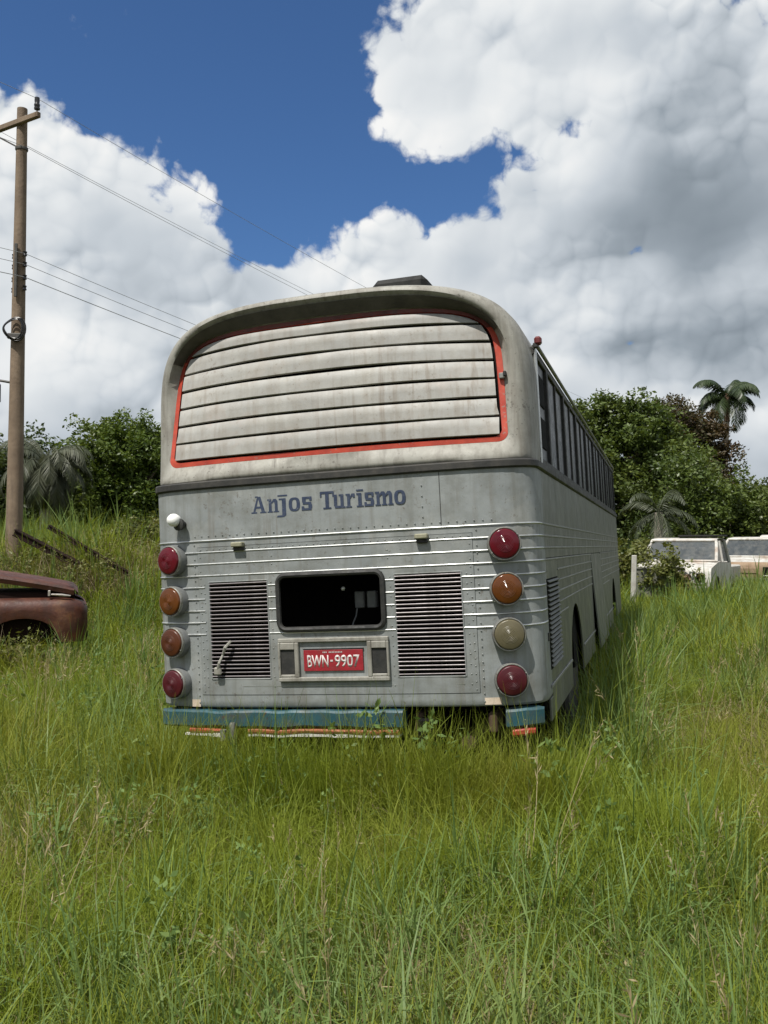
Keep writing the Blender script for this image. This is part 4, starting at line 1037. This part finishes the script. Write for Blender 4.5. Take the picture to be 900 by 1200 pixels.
tB = white_truck(868, 23.0, radians(-38), 'white pickup with rusty nose, half hidden behind the nearer one', rust=True)
tC = white_truck(922, 23.5, radians(-26), 'white pickup cut off by the right picture edge')
M = tA[0]; 
bd = MB().box((0.30, 1.75, 1.615), (.95, .60, .035), .006).build('loose_board', 'roof_dark'); bd.location = (tA[1], 19.6, tA[2]); bd.rotation_euler = (0, 0, radians(-30))
tag(bd, 'dark flat board lying on the roof of the nearest white pickup', 'board', kind='thing')
x, y = at(766, 650, 19.2).x, 19.2
sp = MB().box((0, 0, .55), (.80, .05, .62), .012).box((0, -.03, .84), (.80, .04, .04), .006).build('scrap_panel', 'sheet_grey'); sp.location = (x, y, gz(x, y)); sp.rotation_euler = (radians(-6), 0, radians(6))
tag(sp, 'low grey metal panel overgrown with weeds, left of the white pickups', 'metal panel', kind='thing')
x, y = at(741, 650, 18.8).x, 18.8
wp = MB().box((0, 0, .55), (.095, .07, 1.15), .012).build('wooden_post', 'truck_white'); wp.location = (x, y, gz(x, y)); wp.rotation_euler = (0, radians(2), 0)
tag(wp, 'short white post in the grass between coach and pickups', 'post', kind='thing')

def blades(n, hmin, hmax, width, radius, bend, rng, seg=5, lean=.25, lay=0.0):
    """a tuft: each blade a tapering ribbon that leans, arches over and twists"""
    a = rng.random(n) * 2 * pi; r = radius * np.sqrt(rng.random(n)); base = np.stack([r * np.cos(a), r * np.sin(a), np.zeros(n)], 1)
    az = a + rng.normal(size=n) * 1.2; h = rng.uniform(hmin, hmax, n); b = bend * rng.random(n) ** 1.3; l = lean * rng.random(n) + lay
    dirh = np.stack([np.cos(az), np.sin(az), np.zeros(n)], 1); tw = az + pi / 2 + rng.normal(size=n) * .5
    wv = np.stack([np.cos(tw), np.sin(tw), rng.normal(size=n) * .25], 1); w = width * rng.uniform(.6, 1.25, n)
    V = []
    for k in range(seg + 1):
        s = k / seg; th = l * 1.0 + b * s * 1.6            # angle from upright grows along the blade
        # integrate roughly
        ths = [l + b * 1.6 * (j / seg) for j in range(k)]
        x = sum(np.sin(t_) for t_ in ths) / seg * h if k else np.zeros(n); z = sum(np.cos(t_) for t_ in ths) / seg * h if k else np.zeros(n)
        c = base + dirh * x[:, None] + np.array([0, 0, 1.0]) * z[:, None]
        ww = w * (0.55 + 0.45 * min(1, s * 4)) * (1 - s ** 2.2) + .0004
        V.append(c - wv * ww[:, None] * .5); V.append(c + wv * ww[:, None] * .5)
    V = np.stack(V, 1); m_ = V.shape[1]
    F = [[(2 * k, 2 * k + 1, 2 * k + 3, 2 * k + 2) for k in range(seg)]]
    F = (np.arange(n)[:, None, None] * m_ + np.array(F[0])[None]).reshape(-1, 4)
    return V.reshape(-1, 3), F
# ------------------------------------------------------------------ trees
def leaf_cloud(centres, radii, per, size, rng, flat=0.55, up=0.35):
    """many small leaf faces around each clump centre"""
    n = len(centres); c = np.repeat(centres, per, 0); r = np.repeat(radii, per)
    d = rng.normal(size=(n * per, 3)); d /= np.linalg.norm(d, axis=1)[:, None]
    rad = r * rng.random(n * per) ** 0.45; off = d * rad[:, None]; off[:, 2] *= flat + 0.25
    pos = c + off
    a = rng.normal(size=(n * per, 3)); a[:, 2] *= 0.6; a[:, 2] -= 0.25; a /= np.linalg.norm(a, axis=1)[:, None]     # leaf axis droops a little
    nn = rng.normal(size=(n * per, 3)); nn[:, 2] += up * 2.5
    b = np.cross(nn, a); b /= np.linalg.norm(b, axis=1)[:, None] + 1e-6
    s = size * (0.6 + 0.8 * rng.random(n * per))[:, None]
    V = np.stack([pos - a * s * .5, pos + b * s * .24, pos + a * s * .5, pos - b * s * .24], 1).reshape(-1, 3)
    F = np.arange(len(V)).reshape(-1, 4)
    return V, F
def tree(name, label, cat, px, y, height, lobes, mat, size=0.17, nclump=420, per=46, seed=1, trunk_r=0.16, bark='bark', group='trees and shrubs at the field edge', clump=(0.28, 0.55), xw=None):
    """lobes: (dx, dy, z, rx, ry, rz) in metres from the trunk's foot"""
    rng = np.random.default_rng(seed); x = at(px, 640, y).x if xw is None else xw; z0 = gz(x, y) - 0.1
    t = thing(name, label, cat, (x, y, z0), 0, group)
    L = np.array(lobes, dtype=float); wgt = (L[:, 3] * L[:, 4] * L[:, 5]) ** (2 / 3); idx = rng.choice(len(L), nclump, p=wgt / wgt.sum())
    d = rng.normal(size=(nclump, 3)); d /= np.linalg.norm(d, axis=1)[:, None]
    rr = 0.45 + 0.62 * rng.random(nclump) ** 0.7
    bump = 1 + 0.16 * np.sin(d[:, 0] * 7 + seed) * np.sin(d[:, 2] * 8 + idx) + 0.15 * rng.normal(size=nclump)
    C = L[idx, :3] + d * L[idx, 3:] * (rr * bump)[:, None]
    C[:, 2] = np.maximum(C[:, 2], 0.25)
    R = rng.uniform(*clump, nclump)
    V, F = leaf_cloud(C, R, per, size, rng)
    crown = place('crown', raw_mesh('crown', V, F, mat), t)
    # trunk with limbs reaching into the lobes
    top = L[:, 2].max() * 0.75; pts = [Vector((0.10 * sin(3 * k + seed), 0.08 * cos(4 * k + seed), top * k)) for k in np.linspace(0, 1, 7)]
    pts[0] = Vector((0, 0, 0))
    MB().tube(pts, [trunk_r * (1 - 0.75 * k) for k in np.linspace(0, 1, 7)], 9).build('trunk', bark, t, smooth=True)
    for k in range(min(12, 4 + len(L) * 2)):
        j = int(rng.integers(0, nclump)); e = Vector(C[j]); s = pts[int(rng.integers(1, 5))]; m_ = s.lerp(e, .5) + Vector((0, 0, 0.25 + .2 * rng.random()))
        MB().tube([s, s.lerp(m_, .5) + Vector(rng.normal(size=3) * .06), m_, m_.lerp(e, .5), e], [trunk_r * .42, trunk_r * .34, trunk_r * .26, trunk_r * .17, trunk_r * .07], 6).build('limb', bark, t, smooth=True)
    return t
def palm(name, label, px, y, height, n_fronds, length, mat, seed, trunk_r=.12, droop=1.0, leaf_w=.05, leaflets=34, ll=.42, lean=0.0, shaft=0.0, elev=(-.5, 1.25), xw=None, tilt=0.0):
    rng = np.random.default_rng(seed); x = at(px, 640, y).x if xw is None else xw; z0 = gz(x, y) - .1
    t = thing(name, label, 'palm', (x, y, z0), 0, 'trees and shrubs at the field edge')
    top = Vector((lean, 0, height))
    MB().tube([Vector((lean * k * k, 0, height * k)) for k in np.linspace(0, 1, 8)], [trunk_r * (1.15 - .3 * k) for k in np.linspace(0, 1, 8)], 10).build('trunk', 'bark_pale', t, smooth=True)
    if shaft: MB().tube([top + Vector((0, 0, -.1)), top + Vector((0, 0, shaft * .5)), top + Vector((0, 0, shaft))], [trunk_r * .95, trunk_r * 1.15, trunk_r * .5], 10).build('crownshaft', 'crownshaft', t, smooth=True)
    top = top + Vector((0, 0, shaft * .8))
    for i in range(n_fronds):
        az = 2 * pi * i * .381966 + rng.normal() * .2; e0 = elev[0] + (elev[1] - elev[0]) * rng.random(); ln = length * (.8 + .35 * rng.random())
        h = np.array([cos(az), sin(az), 0]); P = []; ang = e0; p_ = np.array(top) * 1.0
        n = 14
        for k in range(n + 1):
            P.append(p_.copy()); p_ = p_ + (h * cos(ang) + np.array([0, 0, sin(ang)])) * ln / n; ang -= droop * (1.7 / n) * (.5 + 1.2 * k / n)
        P = np.array(P)
        V, F = [], []
        side = np.cross(h, [0, 0, 1])
        for k in range(leaflets):
            f = .10 + .90 * k / (leaflets - 1); a = f * n; j = min(n - 1, int(a)); q_ = P[j] + (P[j + 1] - P[j]) * (a - j); tg = P[j + 1] - P[j]; tg /= np.linalg.norm(tg)
            lw = ll * (sin(pi * (.12 + .83 * f)) ** .7)
            for s in (-1, 1):
                dirv = side * s * (.75 + .15 * rng.random()) + tg * .55 + np.array([0, 0, -.45 * droop - .3 * rng.random()]) + rng.normal(size=3) * .08
                dirv /= np.linalg.norm(dirv); wv = np.cross(dirv, side + tg * .3); wv = tg * leaf_w * .5
                e = q_ + dirv * lw; mm = q_ + dirv * lw * .5
                o = len(V); V += [q_ - wv * .5, q_ + wv * .5, mm + wv, mm - wv, e + np.array([0, 0, -.05 * lw])]
                F += [(o, o + 1, o + 2, o + 3), (o + 3, o + 2, o + 4, o + 4)]
        F4 = [f for f in F if f[2] != f[3]]; F3 = [f[:3] for f in F if f[2] == f[3]]
        me = bpy.data.meshes.new('frond')
        mb = MB(); mb.v = [tuple(v) for v in V]; mb.f = F4 + F3
        mb.tube([Vector(v) for v in P], [.022 * (1 - .8 * k / n) for k in range(n + 1)], 5)
        mb.build('frond', mat, t, fix=False)
    return t

# left of the coach
tree('broadleaf_tree', 'rounded mid green tree directly left of the coach', 'tree', 140, 27, 5.6,
     [(0.0, 0, 2.9, 1.5, 1.4, 1.2), (-.75, .2, 2.2, 1.1, 1.1, 1.2), (.85, 0, 2.5, 1.2, 1.2, 1.2), (.1, .2, 3.5, .95, .9, .55), (-.5, -.3, 1.2, 1.2, .9, .8), (.9, -.2, 1.2, 1.1, .9, .8)], 'leaf_bright', .125, 620, 72, 3, clump=(.16, .5))
tree('broadleaf_tree', 'darker tree peeping out behind left edge of the coach', 'tree', 205, 30, 5.6,
     [(0, 0, 2.6, 1.6, 1.4, 1.3), (-.5, 0, 1.2, 1.5, 1.2, 1.0), (1.0, 0, 2.0, 1.4, 1.2, 1.3)], 'leaf_mid', .13, 380, 60, 4, clump=(.18, .5))
palm('drooping_palm', 'greyish palm with hanging fronds right of the utility pole', 52, 24.5, 2.55, 60, 1.55, 'leaf_grey', 5, .14, 1.5, .035, 40, .42, elev=(-.5, 1.4))
tree('broadleaf_tree', 'dark shadowed tree behind the foot of the utility pole', 'tree', 30, 29, 5,
     [(0, 0, 2.3, 1.9, 1.2, 1.5), (-1.4, 0, 1.6, 1.5, 1.2, 1.3), (1.3, .4, 1.7, 1.2, 1.0, 1.3)], 'leaf_dark', .13, 430, 60, 6, clump=(.18, .5))
tree('broadleaf_tree', 'dark tree at the left picture edge behind the pole', 'tree', -25, 26, 5,
     [(0, 0, 2.2, 1.3, 1.2, 1.3), (.5, 0, 1.2, 1.3, 1.1, .9), (-1.5, 0, 2.0, 1.5, 1.2, 1.4)], 'leaf_dark', .13, 380, 60, 7, clump=(.18, .5))
# right of the coach
tree('broadleaf_tree', 'large glossy green tree right of the coach', 'tree', 742, 33, 7.5,
     [(-.3, 0, 4.2, 1.9, 1.8, 1.7), (-1.7, 0, 3.9, 1.3, 1.3, 1.6), (1.0, 0, 4.0, 1.5, 1.5, 1.6), (-2.0, 0, 5.6, .6, .6, .9), (-.7, 0, 5.9, .8, .8, .7), (.5, .1, 5.7, 1.1, 1.0, .9), (-1.2, 0, 5.0, .8, .8, .8), (1.9, 0, 3.3, 1.1, 1.1, 1.1), (.2, -.2, 2.4, 1.8, 1.5, 1.2), (-1.4, 0, 1.9, 1.3, 1.2, 1.4)], 'leaf_mid', .15, 950, 72, 8, .22, clump=(.16, .58))
tree('broadleaf_tree', 'russet brown crowned tree rising behind the large green tree', 'tree', 792, 39, 9,
     [(0, 0, 6.1, 1.7, 1.5, 1.15), (-1.2, 0, 5.6, 1.2, 1.1, 1.2), (1.1, 0, 5.5, 1.2, 1.1, 1.2), (0, 0, 4.2, 1.9, 1.5, 1.5), (1.3, 0, 4.0, 1.2, 1.2, 1.4)], 'leaf_russet', .15, 700, 66, 9, .2, clump=(.18, .55))
palm('tall_palm', 'tall palm with bushy dark drooping fronds above the right trees', 848, 46, 7.5, 20, 2.15, 'frond_dark', 12, .15, 1.35, .040, 90, .62, lean=.25, shaft=1.3, elev=(-.5, 1.4))
tree('broadleaf_tree', 'dense dark green tree behind the white pickups', 'tree', 852, 29, 5,
     [(0, 0, 2.3, 1.3, 1.2, .9), (-1.0, 0, 2.9, 1.0, 1.0, 1.1), (.9, 0, 2.3, 1.2, 1.1, .9), (0, 0, 1.2, 1.9, 1.2, .9), (-1.6, .3, 1.1, 1.0, 1.0, .9)], 'leaf_mid', .135, 560, 62, 12, clump=(.16, .5))
tree('broadleaf_tree', 'dark green tree at the right picture edge', 'tree', 915, 30, 5,
     [(0, 0, 2.5, 1.2, 1.2, 1.0), (1.2, 0, 2.4, 1.2, 1.1, 1.2), (0, 0, 1.2, 1.6, 1.2, 1.0)], 'leaf_dark', .135, 400, 60, 13, clump=(.18, .5))
tree('broadleaf_tree', 'shadowed low tree between the large green tree and the pickups', 'tree', 800, 31, 5,
     [(0, 0, 2.7, 1.5, 1.2, 1.5), (-.9, 0, 1.3, 1.4, 1.1, 1.0), (.8, 0, 1.5, 1.3, 1.1, 1.1)], 'leaf_dark', .135, 400, 60, 14, clump=(.18, .5))
palm('fan_palm', 'low grey green palm with spread fronds below the large tree', 772, 27.5, 2.3, 14, 1.8, 'leaf_grey', 15, .15, 1.25, .03, 34, .34, elev=(-.3, 1.35))
tree('shrub', 'pale yellow green shrub beside the front end of the coach', 'shrub', 752, 21, 1.6,
     [(0, 0, .95, .55, .5, .5), (-.45, 0, .7, .45, .4, .5), (.45, 0, .75, .55, .45, .45)], 'leaf_yellow', .11, 130, 44, 16, .04, clump=(.12, .26))
tree('shrub', 'yellow green shrub leaning over the hood of nearest white pickup', 'shrub', 788, 19.3, 1.6,
     [(0, 0, 1.0, .34, .3, .42), (-.35, 0, .7, .4, .35, .4), (.3, 0, .65, .32, .3, .3)], 'leaf_yellow', .09, 80, 40, 17, .03, clump=(.10, .2))
def dry_bush(label, px, y, rad, n, seed):
    """a tangle of dead stems with a few leaves left"""
    rng = np.random.default_rng(seed); x = at(px, 640, y).x
    t = thing('shrub', label, 'shrub', (x, y, gz(x, y) - .05), 0, 'trees and shrubs at the field edge')
    V, F = blades(n, .35, .95, .008, rad, 1.5, rng, 6, .8); place('stems', raw_mesh('stems', V, F, 'dry_twig'), t)
    C = np.stack([rng.normal(size=26) * rad * .7, rng.normal(size=26) * rad * .5, rng.uniform(.15, .6, 26)], 1)
    V, F = leaf_cloud(C, rng.uniform(.10, .2, 26), 34, .055, rng); place('leaves', raw_mesh('leaves', V, F, 'leaf_yellow'), t)
dry_bush('dry tangled bush around the two leaning beams', 98, 15.2, .75, 300, 18)
dry_bush('dry tangled bush at the foot of the utility pole', 22, 15.4, .6, 220, 19)
dry_bush('dry weeds standing in front of the rusty wreck', 14, 10.95, .30, 110, 24)
dry_bush('pale dry bush on the bank, nearest to the coach', 150, 16.5, .8, 240, 23)
tree('shrub', 'tall weedy bush right beside the left edge of the coach', 'shrub', 165, 19, 1.4,
     [(0, 0, .6, .9, .6, .45), (-1.0, 0, .5, .8, .5, .4), (.9, 0, .6, .8, .5, .45)], 'leaf_yellow', .09, 150, 40, 20, .03, clump=(.12, .26))
# a far belt of woodland closes the field
rng = np.random.default_rng(21); C = []
for k in range(900):
    a = rng.uniform(-1.1, 1.1); d = rng.uniform(52, 64); C.append((d * sin(a), d * cos(a), rng.random() ** 1.4 * (3.4 + 1.6 * sin(a * 11) + sin(a * 29)) + .3))
C = np.array(C); V, F = leaf_cloud(C, rng.uniform(.7, 1.5, len(C)), 46, .42, rng)
wd = place('woodland', raw_mesh('woodland', V, F, 'leaf_dark')); tag(wd, 'distant dark woodland closing the field', 'woodland', kind='stuff')

# ------------------------------------------------------------------ grass
leaf('grass_fresh', (0.146, 0.194, 0.020), (0.220, 0.270, 0.034), (0.262, 0.252, 0.048), 0.42, 0.6, 0.55, 0.2)
leaf('grass_broad', (0.110, 0.180, 0.050), (0.160, 0.235, 0.072), (0.195, 0.24, 0.07), 0.35, 0.5, 0.5, 0.25)
leaf('grass_dry', (0.27, 0.22, 0.11), (0.37, 0.31, 0.18), (0.20, 0.16, 0.08), 0.25, 0.7, 0.5)
def stalks(n, h0, h1, rng):
    """flowering stems with a loose head of spikelets"""
    V, F = blades(n, h0, h1, .0028, .07, .35, rng, 5, .22); Vs, Fs = [V], [F]; o = len(V); per = len(V) // n
    tips = V.reshape(n, per, 3)[:, -2:].mean(1); prev = V.reshape(n, per, 3)[:, -4:-2].mean(1)
    for i in range(n):
        ax = tips[i] - prev[i]; ax /= np.linalg.norm(ax)
        for k in range(16):
            f = k / 15; p_ = tips[i] - ax * .15 * (1 - f); d = rng.normal(size=3) * .6 + ax * .9; d /= np.linalg.norm(d); e = p_ + d * (.05 * (1.1 - f)); b = np.cross(d, rng.normal(size=3)); b /= np.linalg.norm(b)
            Vs.append(np.array([p_, (p_ + e) / 2 + b * .0022, e, (p_ + e) / 2 - b * .0022])); Fs.append(np.array([[o, o + 1, o + 2, o + 3]])); o += 4
    return np.concatenate(Vs), np.concatenate(Fs)
def weed(rng):
    """a small broadleaf weed"""
    C = np.stack([rng.normal(size=9) * .05, rng.normal(size=9) * .05, rng.uniform(.08, .36, 9)], 1)
    return leaf_cloud(C, np.full(9, .05), 8, .034, rng)
def tuft_set(cname, specs):
    c = bpy.data.collections.new(cname)
    for i, (V, F, mt) in enumerate(specs):
        o = bpy.data.objects.new('%s_tuft' % cname, raw_mesh(cname + '_tuft', V, F, mt)); c.objects.link(o)
    return c
rg = np.random.default_rng(31)
near = [(*blades(92, .05, .36, .0036, .12, 1.9, rg, 7, .55), 'grass_fresh') for _ in range(5)] + \
       [(*blades(44, .15, .54, .0044, .11, 1.8, rg, 7, .45), 'grass_fresh') for _ in range(3)] + \
       [(*blades(15, .20, .56, .0076, .08, 1.95, rg, 9, .4), 'grass_broad') for _ in range(4)] + \
       [(*blades(40, .10, .30, .0042, .12, 1.5, rg, 5, .9), 'grass_dry') for _ in range(2)] + \
       [(*stalks(6, .45, .72, rg), 'grass_dry') for _ in range(2)] + [(*weed(rg), 'grass_broad') for _ in range(2)] + [(*blades(40, .30, .66, .0046, .10, 1.0, rg, 7, .28), 'grass_fresh') for _ in range(3)]
far = [(*blades(48, .14, .55, .010, .22, 1.6, rg, 5, .4), 'grass_fresh') for _ in range(4)] + \
      [(*blades(22, .28, .62, .016, .18, 1.2, rg, 5), 'grass_broad') for _ in range(2)] + \
      [(*blades(34, .12, .38, .007, .22, 1.4, rg, 4, .7), 'grass_dry') for _ in range(1)]
c_near = tuft_set('near_grass', near); c_far = tuft_set('far_grass', far)

def smooth_noise(x, y, seed, f):
    r = np.random.default_rng(seed); s = np.zeros_like(x)
    for k in range(7):
        a = r.random() * 2 * pi; w = f * (.6 + 1.2 * r.random()); s += np.sin(w * (x * cos(a) + y * sin(a)) + r.random() * 6.3)
    return s / 3.0
def scatter(y0, y1, dens, rng):
    n = int(dens * (y1 - y0) * (1.16 * (y0 + y1) / 2 + 3.2)); y = rng.uniform(y0, y1, int(n * 1.0)); 
    half0 = .58 * y1 + 1.6; x = rng.uniform(-half0, half0, n); keep = np.abs(x) < .58 * y + 1.6
    return x[keep], y[keep]
Oi = np.array(BUS_O); R3 = np.array(rt); F3_ = np.array(fw)
def bus_local(x, y):
    dx = x - Oi[0]; dy = y - Oi[1]; return dx * R3[0] + dy * R3[1], dx * F3_[0] + dy * F3_[1]
def grass_object(name, label, coll, pts, idx, scl, rng, tilt=.12):
    n = len(pts); me = bpy.data.meshes.new(name); me.vertices.add(n); me.vertices.foreach_set('co', pts.astype(np.float32).ravel())
    for nm, tp, arr in (('pick', 'INT', idx.astype(np.int32)), ('size', 'FLOAT_VECTOR', scl.astype(np.float32)), ('turn', 'FLOAT_VECTOR', np.stack([rng.normal(size=n) * tilt, rng.normal(size=n) * tilt, rng.random(n) * 2 * pi], 1).astype(np.float32))):
        at_ = me.attributes.new(nm, tp, 'POINT'); at_.data.foreach_set('vector' if tp == 'FLOAT_VECTOR' else 'value', arr.ravel())
    o = place(name, me); nt = bpy.data.node_groups.new(name, 'GeometryNodeTree')
    nt.interface.new_socket('Geometry', in_out='INPUT', socket_type='NodeSocketGeometry'); nt.interface.new_socket('Geometry', in_out='OUTPUT', socket_type='NodeSocketGeometry')
    N = nt.nodes.new; gi = N('NodeGroupInput'); go = N('NodeGroupOutput'); ip = N('GeometryNodeInstanceOnPoints'); ci = N('GeometryNodeCollectionInfo')
    ci.inputs['Collection'].default_value = coll; ci.inputs['Separate Children'].default_value = True; ci.inputs['Reset Children'].default_value = True
    ip.inputs['Pick Instance'].default_value = True
    def attr(nm, tp):
        a = N('GeometryNodeInputNamedAttribute'); a.data_type = tp; a.inputs['Name'].default_value = nm; return a.outputs['Attribute']
    l = nt.links.new
    l(gi.outputs[0], ip.inputs['Points']); l(ci.outputs[0], ip.inputs['Instance']); l(attr('pick', 'INT'), ip.inputs['Instance Index'])
    er = N('FunctionNodeEulerToRotation'); l(attr('turn', 'FLOAT_VECTOR'), er.inputs[0]); l(er.outputs[0], ip.inputs['Rotation']); l(attr('size', 'FLOAT_VECTOR'), ip.inputs['Scale'])
    l(ip.outputs[0], go.inputs[0])
    md = o.modifiers.new('tufts', 'NODES'); md.node_group = nt
    return tag(o, label, 'grass', kind='stuff')
rs = np.random.default_rng(41)
def lay(bands, near_set):
    P, I, S = [], [], []
    for y0, y1, dens, sc in bands:
        x, y = scatter(y0, y1, dens, rs); u, v = bus_local(x, y)
        keep = ~((np.abs(u) < 1.30) & (v > .22) & (v < 10.6)) & ~((np.abs(u) < 1.1) & (v > .02) & (v < 10.6))
        keep &= ~((x < CX + .08) & (x > CX - 4.4) & (y > CY - .02) & (y < CY + 1.75))
        x, y = x[keep], y[keep]; n = len(x); z = ground_z(x, y) - .02
        dryf = smooth_noise(x, y, 5, 1.5) + .9 * np.exp(-(((x + 2.3) / .9) ** 2 + ((y - 4.5) / .9) ** 2)) * 2.2
        brf = smooth_noise(x, y, 6, 1.3) + 2.0 * np.exp(-(((x - .55) / 1.1) ** 2 + ((y - 3.2) / 1.0) ** 2)) + .8 * np.exp(-((y - 2.6) / .8) ** 2)
        r = rs.random(n)
        if near_set:
            idx = np.where(r < .60, rs.integers(0, 5, n), rs.integers(5, 8, n))
            idx = np.where(r > .97 - .0, rs.integers(14, 16, n), idx)
            idx = np.where(rs.random(n) < .025, rs.integers(16, 18, n), idx)
            idx = np.where(rs.random(n) < np.clip(.10 + .22 * brf, .03, .55), rs.integers(8, 12, n), idx)
            idx = np.where(rs.random(n) < np.clip(.09 + .25 * dryf, .03, .62), rs.integers(12, 14, n), idx)
            idx = np.where((idx >= 14) & (idx < 16) & (np.abs(x) < 1.8) & (y > 4.2) & (y < 6.0), 0, idx)
        else:
            idx = np.where(r < .70, rs.integers(0, 4, n), rs.integers(4, 6, n)); idx = np.where(rs.random(n) < np.clip(.08 + .12 * dryf + .50 * ss(13, 15, y) * ss(-2.0, -4, x) * ss(22, 18, y), .02, .72), 6, idx)
        s = sc * rs.uniform(.72, 1.22, n) * (1 + .20 * smooth_noise(x, y, 8, 2.1))
        hs = s * (1 + .55 * ss(12, 17, y) * ss(0, -4, x) + .22 * ss(4.5, 5.1, y) * ss(6.4, 5.6, y) * ss(1.9, 1.2, np.abs(x + .2)))          # ranker growth on the bank
        P.append(np.stack([x, y, z], 1)); I.append(idx); S.append(np.stack([s, s, hs], 1))
    return np.concatenate(P), np.concatenate(I), np.concatenate(S)
P, I, S = lay([(1.3, 4.0, 185, .92), (4.0, 6.6, 150, 1.0), (6.6, 10.5, 100, 1.05)], True)
grass_object('tall_grass', 'tall green grass of the field around the coach', c_near, P, I, S, rs)
P, I, S = lay([(10.5, 16, 42, 1.05), (16, 28, 20, 1.3), (28, 58, 5.0, 2.1)], False)
grass_object('far_grass', 'grass of the far field in front of the trees', c_far, P, I, S, rs)
# rank weeds hard against the shaded right side of the coach and on the bank
n = 260; u = rs.uniform(1.33, 1.75, n); v = rs.uniform(.3, 10.2, n); x = Oi[0] + R3[0] * u + F3_[0] * v; y = Oi[1] + R3[1] * u + F3_[1] * v
s = rs.uniform(1.05, 1.55, n) * (1 + .25 * np.exp(-((v - 5) / 3) ** 2)); P = np.stack([x, y, ground_z(x, y) - .02], 1)
u2 = rs.uniform(-1.3, 1.4, 260); v2 = rs.uniform(-.50, -.10, 260); x2 = Oi[0] + R3[0] * u2 + F3_[0] * v2; y2 = Oi[1] + R3[1] * u2 + F3_[1] * v2
s2 = rs.uniform(.62, 1.14, 260); grass_object('rank_grass', 'long grass grown up in front of the bumper of the coach', c_near, np.stack([x2, y2, ground_z(x2, y2) - .02], 1), rs.integers(18, 21, 260), np.stack([s2, s2, s2], 1), rs)
grass_object('rank_grass', 'long grass grown up against the right side of the coach', c_near, P, rs.integers(5, 12, n), np.stack([s, s, s], 1), rs)
